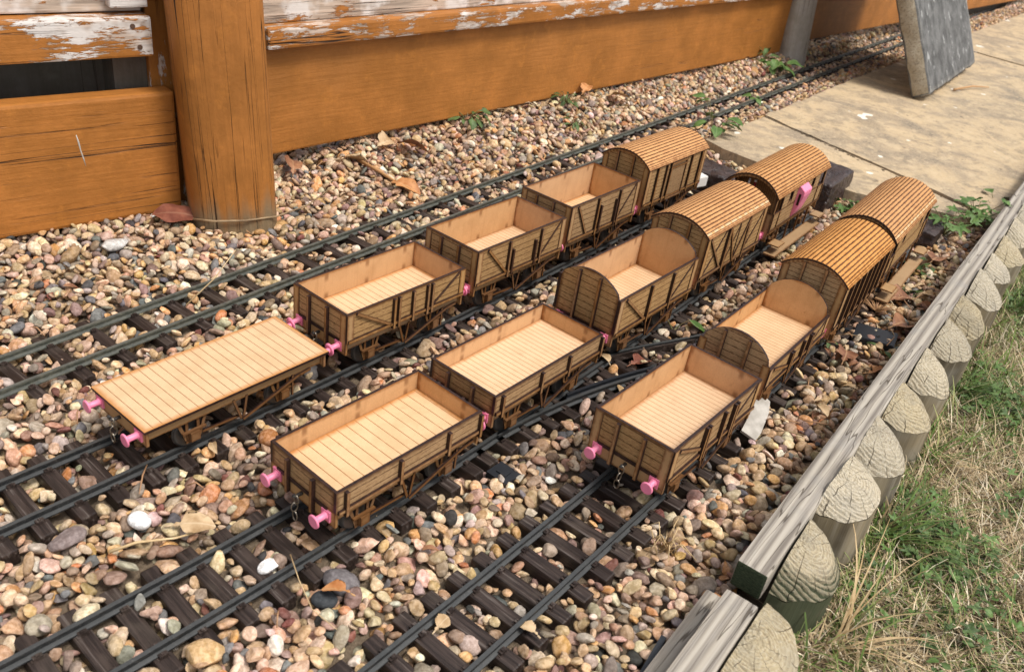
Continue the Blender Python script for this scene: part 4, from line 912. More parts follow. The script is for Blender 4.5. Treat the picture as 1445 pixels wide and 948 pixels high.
# ------------------------------------------------------------------ concrete slab tipped on edge over the far track
e_ = Vector((.51226, .85883, 0)); al = R(29); lean = Vector((-e_.y, e_.x, 0)) * math.sin(al) + Vector((0, 0, 1)) * math.cos(al); nn = e_.cross(lean)
SB = Vector((.8885, 2.110, .033))
b = MB(); b.plate([(0, 0), (.588, 0), (.588, .62), (0, .62)], .044, SB - nn * .044, e_, lean, CONCD, CONCL, CONCL)
me = b.build('concrete_slab', None, (0, 0, 0), label='grey concrete slab tipped up on one edge and leaning over the far track', cat='concrete slab').data
bm = bmesh.new(); bm.from_mesh(me); bmesh.ops.remove_doubles(bm, verts=bm.verts, dist=1e-6); bmesh.ops.bevel(bm, geom=list(bm.edges), offset=.004, segments=1, affect='EDGES')
bmesh.ops.subdivide_edges(bm, edges=[e for e in bm.edges if e.calc_length() > .05], cuts=34, use_grid_fill=True); bm.normal_update()
from mathutils import noise as mn
for v in bm.verts:
    k = 1.0 if min(abs(v.normal.dot(nn)), 1) < .9 else .25
    v.co += v.normal * (.0055 * mn.noise(v.co * 30) + .0045 * mn.noise(v.co * 85) + .002 * mn.noise(v.co * 200)) * k
for f in bm.faces: f.smooth = True
bm.to_mesh(me); bm.free()

# ------------------------------------------------------------------ fence
def timber(name, parent, O, ang, x0, x1, y0, y1, z0, z1, mat, bev=.003, cuts=0, label=None, rough=0.0):
    """board in the fence's own directions: x along, y towards the back, z up, from the ground point O"""
    b = MB(); b.box(x0, x1, y0, y1, z0, z1, mat); me = bpy.data.meshes.new(name); cx, cy, cz = (x0 + x1) / 2, (y0 + y1) / 2, (z0 + z1) / 2
    me.from_pydata([(p[0] - cx, p[1] - cy, p[2] - (cz if z1 - z0 < .5 or x1 - x0 > .5 else 0.0)) for p in b.v], [], b.f); bevel_mesh(me, bev, 2); me.materials.append(mat)
    o = link(me, name, parent, label=label); a = R(ang); p = Vector((math.cos(a) * cx - math.sin(a) * cy, math.sin(a) * cx + math.cos(a) * cy, cz if z1 - z0 < .5 or x1 - x0 > .5 else 0.0))
    o.location = Vector(O) + p; o.rotation_euler = (0, 0, a); return o
fe = empty('fence', (0, 0, 0), 0, 'orange painted timber fence with flaking boards along the gravel', 'fence')
LO, LA = (-.433, .950, 0), 46.0; RO, RA = (-.366, 1.123, 0), 53.0
timber('gravel_board', fe, LO, LA, -1.30, .007, 0, .026, .000, .1465, PAINT, .004, label='cracked orange board left of the post')
timber('batten', fe, LO, LA, -1.30, -.011, .004, .034, .186, .229, FLAKE, .003, label='batten with heavily flaking orange and white paint')
timber('panel_board', fe, LO, LA, -1.30, -.014, .024, .040, .2305, .60, FLAKE2, .002, label='bare weathered board above the flaking batten')
timber('vertical_slat', fe, LO, LA, -.052, -.012, .008, .0235, .2375, .60, FLAKE2, .002)
timber('inner_post', fe, LO, LA, -.045, -.004, .040, .075, -.03, .60, DARKW, .002)
timber('edge_slat', fe, LO, LA, -.008, .030, .030, .0395, -.03, .60, woodpaint('orange_worn_slat', 0.25, base=(.36, .14, .025), crack=.5, upright=True), .002)
timber('backing_board', fe, LO, LA, -1.30, .02, .110, .130, -.03, .60, DARKW, .002)
timber('gravel_board', fe, RO, RA, -.02, 1.60, 0, .022, .022, .169, PAINTR, .003, label='smooth orange board right of the post')
timber('gravel_board', fe, RO, RA, 1.603, 4.2, .001, .023, .040, .185, PAINTR, .003)
timber('batten', fe, RO, RA, -.02, 1.58, -.016, .020, .1695, .197, FLAKE, .004, label='ledge batten with bleached flaking paint')
timber('batten', fe, RO, RA, 1.60, 4.2, -.016, .020, .1855, .212, FLAKE, .004)
timber('panel_board', fe, RO, RA, -.02, 1.60, .004, .020, .1975, .60, FLAKE2, .002)
timber('panel_board', fe, RO, RA, 1.603, 4.2, .004, .020, .2125, .60, FLAKE2, .002)
timber('backing_board', fe, RO, RA, -.02, 4.2, .060, .075, -.03, .022, DARKW, .002)
def on_board(name, pts, r_, mat, yo):
    a = R(LA); b = MB(); W_ = [(LO[0] + math.cos(a) * x - math.sin(a) * yo, LO[1] + math.sin(a) * x + math.cos(a) * yo, z) for x, z in pts]
    b.tube(W_, r_, mat, 8); b.build(name, fe)
RUST = simple('rusty_nail', (0.10, 0.055, 0.035), 0.6)
for x, z in ((-.032, .2195), (-.026, .197)):
    a = R(LA); b = MB(); P0 = Vector((LO[0] + math.cos(a) * x, LO[1] + math.sin(a) * x, z)); nv_ = Vector((math.sin(a), -math.cos(a), 0))
    b.tube([P0 - nv_ * .006, P0 - nv_ * .0032], .0028, RUST, 12); b.build('nail', fe)
on_board('paint_scratch', [(-.1045, .108), (-.1030, .099), (-.1020, .090), (-.1000, .080), (-.0985, .070)], [.0006, .0011, .0008, .0009, .0004], CHIP, .0004)
def post(cx, cy, ang, hw, hd, mat, label, tilt=6.0, h=.75, sq=3.4):
    """rounded-square post with slightly wandering sides"""
    V, F = [], []; n, m_ = 56, 26
    for k in range(m_ + 1):
        z = -.03 + (h + .03) * k / m_
        for i in range(n):
            t = 2 * math.pi * i / n; c, s_ = math.cos(t), math.sin(t); q = (abs(c) ** sq + abs(s_) ** sq) ** (-1 / sq); w_ = 1 + .012 * math.sin(3 * t + 5 * z) + .006 * math.sin(9 * t + 2)
            V.append((c * q * hw * w_, s_ * q * hd * w_, z))
    for k in range(m_):
        for i in range(n): F.append((k * n + i, k * n + (i + 1) % n, (k + 1) * n + (i + 1) % n, (k + 1) * n + i))
    F.append(tuple(m_ * n + i for i in range(n)))
    me = bpy.data.meshes.new('post'); me.from_pydata(V, [], F); me.materials.append(mat); me.polygons.foreach_set('use_smooth', [len(f) == 4 for f in F])
    o = link(me, 'post', fe, label=label); o.matrix_world = Matrix.Translation((cx, cy, 0)) @ Matrix.Rotation(-R(tilt), 4, 'Y') @ Matrix.Rotation(R(ang), 4, 'Z'); return o
post(-.3720, .975, 27, .0520, .0500, PAINTP, 'stout orange post with deep vertical cracks', 3.2)
post(.612, 2.400, 30, .041, .036, GREYW, 'unpainted grey post further along')

# ------------------------------------------------------------------ half-log edging
def half_log(parent, p, ang, Rl, zt, zb, top, side, slope, dome, ridges, seed):
    rnd = random.Random(seed); nr, na = 44, 44; V = []; F = []; mi = []
    ph = [rnd.uniform(0, 6) for _ in range(4)]; dv = rnd.uniform(.80, .92)
    from mathutils import noise as mn
    def rad(a): return Rl * (1 + .022 * math.sin(2 * a + ph[0]) + .016 * math.sin(5 * a + ph[1]) + .008 * math.sin(11 * a + ph[2]))
    def ztop(u, v):
        r = math.sqrt(u * u + v * v) / Rl
        z = zt - slope * v - dome * max(0, r - .45) ** 2 * 3.0
        if ridges and r > .66: z -= .0060 * (r - .66) / .34 + .0005 * (1 - abs(((r * 19 + .15 * math.sin(5 * math.atan2(v, u + 1e-6) + ph[0])) % 1) * 2 - 1))
        z += .0016 * mn.noise(Vector((u * 55 + seed, v * 55, 0))) + .0009 * mn.noise(Vector((u * 190, v * 190, seed)))
        return z + .0003 * math.sin(u * 900 + ph[3]) * math.sin(v * 700) + .0004 * math.sin(r * 60 + 2 * math.sin(3 * math.atan2(v, u + 1e-6) + ph[1]))
    # v = 0 is the sawn flat, v > 0 the round side
    for i in range(nr + 1):
        for j in range(na + 1):
            a = math.pi * j / na; rr = rad(a) * i / nr; u, v = rr * math.cos(a), rr * math.sin(a) * dv; V.append((u, v, ztop(u, v)))
    idx = lambda i, j: i * (na + 1) + j
    for i in range(nr):
        for j in range(na): F.append((idx(i, j), idx(i + 1, j), idx(i + 1, j + 1), idx(i, j + 1))); mi.append(0)
    nz = 8; b0 = len(V)
    for k in range(nz + 1):
        for j in range(na + 1):
            a = math.pi * j / na; rr = rad(a) * (1 + .006 * math.sin(7 * a + k)); u, v = rr * math.cos(a), rr * math.sin(a) * dv; z1 = ztop(u, v) - .0003; V.append((u, v, z1 + (zb - z1) * k / nz))
    for k in range(nz):
        for j in range(na): F.append((b0 + k * (na + 1) + j, b0 + (k + 1) * (na + 1) + j, b0 + (k + 1) * (na + 1) + j + 1, b0 + k * (na + 1) + j + 1)); mi.append(1)
    f0 = len(V); R0, R1 = rad(0), rad(math.pi); n_ = 24
    for k in range(n_ + 1):
        u = -R1 + (R0 + R1) * k / n_; V.append((u, 0, ztop(u, 0))); V.append((u, 0, zb))
    for k in range(n_): F.append((f0 + 2 * k, f0 + 2 * k + 1, f0 + 2 * k + 3, f0 + 2 * k + 2)); mi.append(1)
    me = bpy.data.meshes.new('half_log'); me.from_pydata(V, [], F); me.materials.append(top); me.materials.append(side); me.polygons.foreach_set('material_index', mi)
    bm = bmesh.new(); bm.from_mesh(me); bmesh.ops.recalc_face_normals(bm, faces=bm.faces)
    for f in bm.faces: f.smooth = True
    bm.to_mesh(me); bm.free()
    o = link(me, 'half_log', parent); o.location = (p[0], p[1], 0); o.rotation_euler = (0, 0, ang); return o
ANG = math.atan2(BD[1], BD[0])
def batten(name, parent, t0, t1, d0, d1, z0, z1, mat, endmat=None, yaw=0, dz=0):
    b = MB(); b.box(0, t1 - t0, -(d1 - d0), 0, z0, z1, mat); me = bpy.data.meshes.new(name); me.from_pydata(b.v, [], b.f); bevel_mesh(me, .0022, 2); me.materials.append(mat)
    if endmat:
        me.materials.append(endmat)
        for p in me.polygons:
            if p.normal.x < -.8: p.material_index = 1
    o = link(me, name, parent); p = bord(t0, d0); o.location = (p[0], p[1], 0); o.rotation_euler = (0, dz, ANG + yaw); return o
ed = empty('log_edging', tuple(bord(.6, .03)) + (0,), 0, 'long length of half log edging between gravel and lawn, green cut end', 'log edging', 'lengths of half log edging')
pe = bord(.6, .03)
def sub(o, par, q): o.parent = par; o.location = (o.location.x - q[0], o.location.y - q[1], o.location.z); return o
sub(batten('batten', None, 0, 2.6, 0, .0235, .0215, .0460, BATTEN, GREENEND), ed, pe)
for k in range(29):
    t = .060 + .0905 * k + random.uniform(-.003, .003); q = bord(t, .0246)
    first = k == 0
    o = half_log(None, q, ANG + math.pi, .0440 + random.uniform(-.003, .002), .0475 + random.uniform(-.004, .004), -.06, LOGTOPG if first else LOGTOP, LOGSIDEG if first else LOGSIDE, .36 + random.uniform(-.05, .14), .012 + random.uniform(0, .008), first or k % 4 == 2, 50 + k)
    sub(o, ed, pe)
    o.rotation_euler = (random.uniform(-.02, .04), random.uniform(-.03, .03), ANG + math.pi + random.uniform(-.03, .03))
e2 = empty('log_edging', tuple(bord(-.15, .03)) + (0,), 0, 'nearest length of half log edging at the bottom edge, set lower, with split plank', 'log edging', 'lengths of half log edging')
pe2 = bord(-.15, .03)
sub(batten('batten', None, -.62, -.022, .004, .0285, .0130, .0385, BATTEN, GREENEND, 0), e2, pe2)
sub(batten('lower_rail', None, -.66, -.006, -.012, .0035, -.012, .0125, BATTEN, GREENEND, 0), e2, pe2)
for k in range(7):
    q = bord(-.055 - .0905 * k, .0305); sub(half_log(None, q, ANG + math.pi, .0445, .0400, -.06, LOGTOP, LOGSIDE, .16, .006, False, 90 + k), e2, pe2)
q = bord(-.09, -.014); b = MB(); b.box(-.05, .03, -.002, .002, -.03, .004, BLACK); o = b.build('membrane_strip', None, (q[0], q[1], 0), label='edge of black membrane showing beside the nearest log edging', cat='weed membrane'); o.rotation_euler = (0, 0, ANG + .1)

# ------------------------------------------------------------------ lawn: dry and green blades, small clover-like leaves
def vis(x, y, z, m=1.45):
    d = np.stack([x, y, np.full_like(x, z - CH)], 1); dep = d @ np.array(fw); u = d @ np.array(rt) / dep; v = d @ np.array(up) / dep
    return (dep > .15) & (np.abs(u) < .597 * m) & (np.abs(v) < .391 * m)
def nz2(x, y, f, seed):
    r_ = np.random.default_rng(seed); s = np.zeros_like(x)
    for k in range(5):
        a = r_.uniform(0, 6.28); fr = f * (1 + .6 * k); s += np.sin(fr * (x * math.cos(a) + y * math.sin(a)) + r_.uniform(0, 6.28)) / (1 + .5 * k)
    return s / 2.2
def blades(n, lo, hi, wd, lean, curl, pick, seed, dmin=.062, sel=None):
    r_ = np.random.default_rng(seed); t = r_.uniform(-.45, 2.4, n * 6); d = dmin + r_.random(n * 6) ** 1.15 * 1.25; x = BA[0] + BD[0] * t + BN[0] * d; y = BA[1] + BD[1] * t + BN[1] * d
    k = vis(x, y, -.01)
    if sel is not None: k &= sel(x, y, d, t, r_)
    x, y, d = x[k][:n], y[k][:n], d[k][:n]; n = len(x); L = r_.uniform(lo, hi, n) ; az = r_.uniform(0, 6.28, n); ln = np.clip(r_.normal(lean[0], lean[1], n), .05, 1.5)
    m = 4; hh = np.linspace(0, 1, m); V = np.zeros((n, m * 2, 3)); ox, oy, oz = np.zeros(n), np.zeros(n), np.full(n, -.025); w_ = wd * r_.uniform(.6, 1.4, n); px, py = -np.sin(az), np.cos(az); a = ln.copy(); da = r_.normal(curl, .25, n); bend = r_.normal(0, .35, n)
    for i in range(m):
        ww = w_ * (1 - .85 * hh[i]); V[:, 2 * i] = np.stack([x + ox + px * ww, y + oy + py * ww, oz], 1); V[:, 2 * i + 1] = np.stack([x + ox - px * ww, y + oy - py * ww, oz + .3 * ww], 1)
        st = L / (m - 1); ox += np.sin(a) * np.cos(az + bend * hh[i]) * st; oy += np.sin(a) * np.sin(az + bend * hh[i]) * st; oz = np.maximum(oz + np.cos(a) * st, -.0235 + r_.uniform(0, .004, n)); a = np.clip(a + da / (m - 1), 0, 2.3)
    f = np.array([(2 * i, 2 * i + 1, 2 * i + 3, 2 * i + 2) for i in range(m - 1)]); F = (np.arange(n) * 2 * m)[:, None, None] + f[None]
    return V.reshape(-1, 3), F.reshape(-1, 4), np.repeat(pick(r_, n), 2 * m, axis=0)
def pal(cols, var=.25): 
    c = np.array(cols)
    def f(r_, n): return np.clip(c[r_.integers(0, len(c), n)] * r_.uniform(1 - var, 1 + var, (n, 1)), .01, .9)
    return f
DRY = pal([(.50, .38, .215), (.58, .46, .285), (.42, .31, .165), (.68, .58, .41), (.33, .235, .125), (.22, .155, .085)]); GRN = pal([(.105, .165, .026), (.145, .21, .042), (.075, .12, .022), (.20, .25, .070), (.25, .25, .09)])
gs = lambda th: (lambda x, y, d, t, r_: (nz2(x, y, 21, 3) + .75 * np.exp(-((d - .06) / .05) ** 2) + .7 * np.clip((t - .55) / .8, 0, 1) + r_.normal(0, .35, len(x))) > th)
ds_ = lambda x, y, d, t, r_: (nz2(x, y, 21, 3) + .5 * np.clip((t - .7) / .8, 0, 1) + r_.normal(0, .5, len(x))) < .55
P_ = [blades(80000, .010, .032, .0008, (1.20, .30), .35, DRY, 1, sel=ds_), blades(15000, .02, .050, .00075, (1.0, .35), .6, DRY, 2, .052, ds_)]
def join(P_): 
    o = 0; V, F, C_ = [], [], []
    for v, f, c in P_: V.append(v); F.append(f + o); C_.append(c); o += len(v)
    return np.concatenate(V), np.concatenate(F), np.concatenate(C_)
V, F, C_ = join(P_); link(raw_mesh('dry_grass', V, F, [GRASSM], C_), 'dry_grass', kind='stuff', label='sun-dried straw coloured grass of the lawn')
V, F, C_ = join([blades(50000, .010, .032, .00085, (.85, .35), .6, GRN, 5, .052, gs(-.10)), blades(5200, .035, .075, .0009, (.7, .3), .9, GRN, 6, .046, lambda x, y, d, t, r_: (d < .12 + .10 * np.clip((t - .5), 0, 1)) & (r_.random(len(x)) < .2 + .8 * np.clip(t - .3, 0, 1)) | (nz2(x, y, 14, 9) > 1.0))])
link(raw_mesh('green_grass', V, F, [GRASSM], C_), 'green_grass', kind='stuff', label='green grass growing through the dry lawn and along the logs')
# little divided leaves of lawn weeds
def leaf_outline(kind):
    if kind == 'lobed':
        pts = []
        for k in range(5):
            a = R(-100 + 50 * k) ; 
            for da, rr in ((-.30, .50), (-.16, .82), (0, 1.0), (.16, .82), (.30, .50)): pts.append(((rr) * math.sin(a + da), rr * math.cos(a + da)))
        return [(0, -.12)] + pts
    if kind == 'oak':
        h = [(0, 0), (.10, .10), (.06, .20), (.24, .28), (.30, .36), (.13, .44), (.33, .58), (.34, .66), (.16, .70), (.22, .82), (.12, .92), (0, 1)]
    elif kind == 'long': h = [(0, 0), (.10, .12), (.17, .32), (.18, .52), (.13, .76), (.05, .93), (0, 1)]
    else: h = [(0, 0), (.16, .10), (.29, .28), (.32, .48), (.25, .70), (.11, .90), (0, 1)]
    return h + [(-x, y) for x, y in h[-2:0:-1]]
def leaf_geo(kind, size, fold=.25, curl=.5, twist=0.0, rnd=random):
    """leaf as a fine grid inside its outline: points in (across, along, up)"""
    ol = leaf_outline(kind); bm = bmesh.new(); vs = [bm.verts.new((x * size, y * size, 0)) for x, y in ol]; f = bm.faces.new(vs)
    bmesh.ops.triangulate(bm, faces=[f]); bmesh.ops.subdivide_edges(bm, edges=bm.edges, cuts=2, use_grid_fill=True)
    p1, p2 = rnd.uniform(0, 6), rnd.uniform(0, 6)
    for v in bm.verts:
        u, w_ = v.co.x / size, v.co.y / size; z = fold * abs(u) - curl * w_ * w_ * .5 + .05 * math.sin(7 * w_ + p1) * (u * 2) + .035 * math.sin(11 * u + 5 * w_ + p2) + twist * u * w_
        v.co.z = z * size
    bm.verts.index_update(); V = [tuple(v.co) for v in bm.verts]; F = [tuple(v.index for v in f.verts) for f in bm.faces]; UV = {v.index: (v.co.x / size + .5, v.co.y / size) for v in bm.verts}; bm.free(); return V, F, UV
def add_leaf(b, mat, P0, az, pitch, roll, kind, size, **kw):
    V, F, UV = leaf_geo(kind, size, **kw); Mx = Matrix.Translation(Vector(P0)) @ Matrix.Rotation(az, 4, 'Z') @ Matrix.Rotation(pitch, 4, 'X') @ Matrix.Rotation(roll, 4, 'Y'); W_ = [Mx @ Vector(v) for v in V]
    for f in F: b.face([W_[i] for i in f], mat, [UV[i] for i in f], [UV[i] for i in f], smooth=True)
rl = random.Random(5); b = MB(); cnt = 0
while cnt < 620:
    t, d = rl.uniform(-.35, 1.6), rl.uniform(.07, .75); q = bord(t, d)
    if not vis(np.array([q[0]]), np.array([q[1]]), -.01, 1.05)[0] or nz2(np.array([q[0]]), np.array([q[1]]), 21, 3)[0] + rl.gauss(0, .3) < .15: continue
    cnt += 1; add_leaf(b, rl.choice([LEAFG, LEAFD, LEAFD]), (q[0], q[1], rl.uniform(-.018, -.004)), rl.uniform(0, 6.28), rl.uniform(-.3, .4), rl.uniform(-.4, .4), rl.choice(['lobed', 'oval', 'lobed']), rl.uniform(.0045, .0095), rnd=rl)
b.build('lawn_weeds', kind='stuff', label='small divided leaves of weeds scattered through the lawn')
def tuft(label, t, d, n, lo, hi, cols, lean, bias, seed, cat='grass tuft'):
    r_ = random.Random(seed); q = bord(t, d); o = MB()
    for k in range(n):
        az = bias + r_.gauss(0, .7); L = r_.uniform(lo, hi); a = max(.1, r_.gauss(lean, .25)); p = Vector((r_.gauss(0, .006), r_.gauss(0, .006), -.024)); wd = r_.uniform(.0006, .0013); m_ = r_.choice(cols); prev = None; px = Vector((-math.sin(az), math.cos(az), 0))
        for i in range(8):
            w_ = wd * (1 - .85 * i / 7); cur = (p + px * w_, p - px * w_ + Vector((0, 0, w_ * .5)))
            if prev: o.face([prev[0], prev[1], cur[1], cur[0]], m_, smooth=True)
            prev = cur; p = p + Vector((math.cos(az) * math.sin(a), math.sin(az) * math.sin(a), math.cos(a))) * L / 7; a += r_.uniform(.10, .26)
            if p.z < -.022: p.z = -.022
    return o.build('grass_tuft', None, (q[0], q[1], 0), label=label, cat=cat, group='long grass tufts beside the logs')
tuft('arching straw coloured grass tuft beside the green ended log', .045, .078, 26, .07, .15, [STRAW, STRAW, STEMM], .8, -.05, 1)
tuft('long green grass tuft leaning over the lawn beside the second log', .19, .075, 46, .06, .14, [GRASSG, GRASSG, STEMM], .75, .1, 2)
tuft('dense dark green grass tuft against the logs half way along', .50, .074, 60, .04, .10, [GRASSG, LEAFG, GRASSG], .6, -.3, 3)
tuft('bushy green grass tuft against the logs near the right edge', .80, .078, 75, .04, .11, [GRASSG, LEAFG, GRASSG], .6, -.5, 4)
tuft('sparse green blades bending from the fourth log', .345, .072, 30, .05, .11, [GRASSG, GRASSG, STRAW], .8, -.2, 6)

# ------------------------------------------------------------------ weeds in the gravel
def weed(x, y, kind, n, size, hgt, mat, label, seed, spread=.6, z=None, name='weed'):
    r_ = random.Random(seed); z = surf(x, y) - .004 if z is None else z; t = empty(name, (x, y, z), 0, label, 'weed', 'weeds growing in the gravel'); st = MB(); lf = MB()
    for k in range(n):
        az = 6.283 * k / n + r_.uniform(-.5, .5); L = hgt * r_.uniform(.45, 1.0); a = r_.uniform(.1, spread); P = [Vector((0, 0, 0))]
        for i in range(5): a += r_.uniform(.02, .22); P.append(P[-1] + Vector((math.cos(az) * math.sin(a), math.sin(az) * math.sin(a), math.cos(a))) * L / 5)
        st.tube(P, [.0011 - .00012 * i for i in range(6)], STEMM, 5)
        add_leaf(lf, mat, P[-1], az - math.pi / 2, r_.uniform(-.5, .15), r_.uniform(-.4, .4), kind, size * r_.uniform(.7, 1.2), rnd=r_)
        if hgt > .03 and r_.random() < .8: add_leaf(lf, mat, P[3], az - math.pi / 2 + r_.choice([-1, 1]), r_.uniform(-.4, .2), r_.uniform(-.4, .4), kind, size * r_.uniform(.5, .85), rnd=r_)
    st.build('stems', t); lf.build('leaves', t); return t
weed(-.133, 1.420, 'oak', 8, .022, .040, LEAFD, 'ragged weed with grey-green leaves under the smooth orange board', 1)
weed(.030, 1.605, 'long', 26, .015, .026, LEAFD, 'bushy feathery dark weed at the foot of the smooth orange board', 2)
weed(.052, 1.525, 'long', 12, .018, .016, LEAFD, 'small spiky weed alone in the gravel beyond the empty track', 3)
weed(.312, 1.604, 'oval', 7, .036, .075, LEAFG, 'upright bright green seedling at the corner of the paving', 4, .45, 0.0)
weed(.545, 2.245, 'oval', 8, .045, .040, LEAFG, 'broad leaved green weed beside the grey fence post', 5)
weed(.520, 2.262, 'long', 4, .045, .045, LEAFD, 'tall narrow leaved weed left of the grey fence post', 15, .3)
weed(.448, 1.950, 'oval', 8, .020, .014, LEAFG, 'low green weed in the gravel strip beside the paving edge', 6)
weed(.650, 1.300, 'lobed', 10, .017, .060, LEAFG, 'tall lobed leaf weed behind the far brake van', 7)
weed(.715, 1.350, 'lobed', 13, .018, .062, LEAFG, 'largest lobed leaf weed between the far brake van and the logs', 8)
weed(.800, 1.440, 'oval', 6, .024, .075, LEAFG, 'leafy weed rising against the logs at the right edge', 9, .5)
weed(.512, 1.060, 'lobed', 5, .020, .018, LEAFD, 'flat lobed weed beside the far van footboard', 10, 1.2)
weed(.560, 1.150, 'lobed', 5, .019, .022, LEAFD, 'small lobed weed between footboard and logs', 11, 1.1)
weed(.545, 1.020, 'lobed', 6, .018, .014, LEAFD, 'low lobed weed touching the edging batten', 12, 1.2)
weed(.362, .890, 'long', 7, .017, .010, LEAFD, 'tiny dark weed beside the round ended wagon on the right track', 13, 1.0)
weed(.505, 1.350, 'lobed', 7, .016, .020, LEAFG, 'small pale weed by the largest dark block', 14, .9)
weed(.430, .880, 'oval', 5, .014, .010, LEAFD, 'tiny round leaved weed just in front of the black box', 16, 1.2)
weed(.182, .862, 'long', 2, .046, .028, LEAFG, 'two long pale green leaves standing at the points', 17, .3)

# ------------------------------------------------------------------ dead leaves, sticks, single stones that catch the eye
def dead(x, y, kind, size, mat, label, az, pitch=0.05, roll=0.0, curl=.5, fold=.3, dz=.003, name='dead_leaf', cat='dead leaf', grp='dead leaves on the gravel'):
    b = MB(); r_ = random.Random(int(x * 1e4) ^ int(y * 1e4)); add_leaf(b, mat, (0, 0, 0), az, pitch, roll, kind, size, curl=curl, fold=fold, twist=r_.uniform(-.5, .5), rnd=r_)
    if kind != 'chip': b.tube([(0, 0, 0), (math.sin(az) * size * .18, -math.cos(az) * size * .18, -.001)], .0007, mat, 5)
    return b.build(name, None, (x, y, surf(x, y) + dz), label=label, cat=cat, group=grp)
dead(-.445, .905, 'oval', .056, DEAD3, 'long red-brown leaf at the foot of the cracked orange post', R(-62), .05, .1, .3, .2, .008)
dead(-.335, 1.105, 'oak', .040, DEAD1, 'crumpled brown leaf beside the cracked post on its right', R(15), .5, .3, .8, .5, .008)
dead(-.205, 1.140, 'oak', .044, DEAD4, 'orange curled leaf in the gravel below the smooth board', R(-100), .15, .2, .7, .5, .006)
dead(-.290, 1.180, 'oak', .044, DEAD2, 'tan torn leaf half under the smooth orange board', R(-60), .1, -.2, .6, .5, .006)
dead(-.245, 1.231, 'oak', .038, DEAD2, 'curled tan leaf heap under the smooth board', R(-30), .35, .4, .9, .7, .008)
dead(-.220, 1.250, 'oval', .050, DEAD1, 'dull brown leaf tucked under the smooth board', R(-80), .2, -.3, .7, .5, .008)
dead(.060, 1.655, 'oak', .036, DEAD4, 'pale orange leaf below the board near the bushy dark weed', R(-20), .6, .2, .8, .5, .010)
dead(.105, 1.685, 'oak', .050, DEAD2, 'tan leaf beside the bushy dark weed', R(-70), .3, .0, .8, .5, .008)
dead(.168, .868, 'oak', .036, DEAD1, 'curled brown leaf beside the points and green leaf', R(35), .55, .2, 1.1, .6, .010)
dead(.128, .766, 'oak', .030, DEAD3, 'red-brown leaf lying inside the points', R(-50), .15, .1, .7, .5, .004)
dead(.104, .758, 'oval', .022, DEAD2, 'pale leaf scrap inside the points', R(30), .2, .3, .7, .5, .004)
dead(.366, .826, 'oak', .036, DEAD1, 'lobed brown leaf beside the edging near the round ended wagon', R(-25), .2, .2, .6, .4, .006)
dead(.392, .815, 'oak', .034, DEAD4, 'orange leaf close against the edging batten', R(-75), .2, -.2, .7, .5, .006)
dead(.470, 1.010, 'oak', .050, DEAD1, 'large brown leaf beyond the black box', R(-60), .2, .0, .7, .4, .006)
dead(.520, 1.095, 'oak', .042, DEAD2, 'dull tan leaf beside the long footboard', R(20), .2, .0, .7, .4, .006)
dead(.585, 1.170, 'oval', .050, DEAD1, 'brown leaf lying in front of the weeds by the logs', R(-40), .1, .0, .6, .4, .006)
dead(.455, .935, 'oval', .045, DEAD1, 'rolled brown leaf at the corner of the black box', R(-55), .1, .3, .9, .8, .006)
dead(-.222, .440, 'oak', .030, DEAD2, 'tan crumpled leaf between the two front tracks', R(-72), .08, .1, .4, .3, .004)
dead(-.020, .392, 'oak', .016, DEAD2, 'small pale leaf between the sleepers at the front', R(-30), .25, .2, .8, .6, .002)
dead(.050, .400, 'oak', .015, DEAD2, 'grey crumpled leaf beside the nearest sleeper ends', R(60), .3, .2, .8, .6, .004)
dead(.176, .442, 'oval', .014, DEAD4, 'small orange curled leaf near the cut end of the edging', R(-20), .4, .3, 1.0, .8, .006)
dead(-.082, .405, 'oak', .020, DEAD4, 'bright orange leaf scrap by the front left sleepers', R(80), .2, .2, .8, .5, .006)
def litter(seed, n, region, label):
    r_ = random.Random(seed); b = MB(); k = 0
    while k < n:
        x, y = region(r_); z = surf(x, y); m_ = r_.choice([DEAD1, DEAD2, DEAD2, TWIG, DEAD1]); k += 1
        if m_ is TWIG or r_.random() < .35:
            a = r_.uniform(0, 6.28); L = r_.uniform(.012, .035); b.tube([(x, y, z + .004), (x + math.cos(a) * L / 2, y + math.sin(a) * L / 2, z + .006 + r_.uniform(-.002, .003)), (x + math.cos(a) * L, y + math.sin(a) * L, z + .004)], [.0006, .0007, .0004], m_, 5)
        else: add_leaf(b, m_, (x, y, z + r_.uniform(.002, .006)), r_.uniform(0, 6.28), r_.uniform(-.3, .5), r_.uniform(-.5, .5), r_.choice(['oak', 'oval', 'long']), r_.uniform(.008, .022), curl=.9, fold=.6, rnd=r_)
    return b.build('leaf_litter', kind='stuff', label=label)
def near_edge(r_): t, d = r_.uniform(.25, 1.35), -abs(r_.gauss(0, .05)) - .004; q = bord(t, d); return q[0], q[1]
def near_fence(r_):
    a = r_.uniform(.02, 1.5); d = r_.uniform(-.02, .05) ; return RO[0] + math.cos(R(RA)) * a + math.sin(R(RA)) * d, RO[1] + math.sin(R(RA)) * a - math.cos(R(RA)) * d
def allround(r_): return tuple(so(r_.uniform(0, 1.3), r_.uniform(-.95, -.12)))
litter(1, 120, near_edge, 'brown leaf litter along the edging'); litter(2, 90, near_fence, 'brown leaf litter under the fence'); litter(3, 60, allround, 'dry scraps and stalks among the stones')
def stick(pts, r0, mat, label, name='twig', cat='twig'):
    b = MB(); P = [Vector(p) for p in pts]; b.tube(P, [r0 * (1 - .5 * i / (len(P) - 1)) for i in range(len(P))], mat, 7); return b.build(name, label=label, cat=cat)
zz = lambda x, y, h=.004: (x, y, surf(x, y) + h)
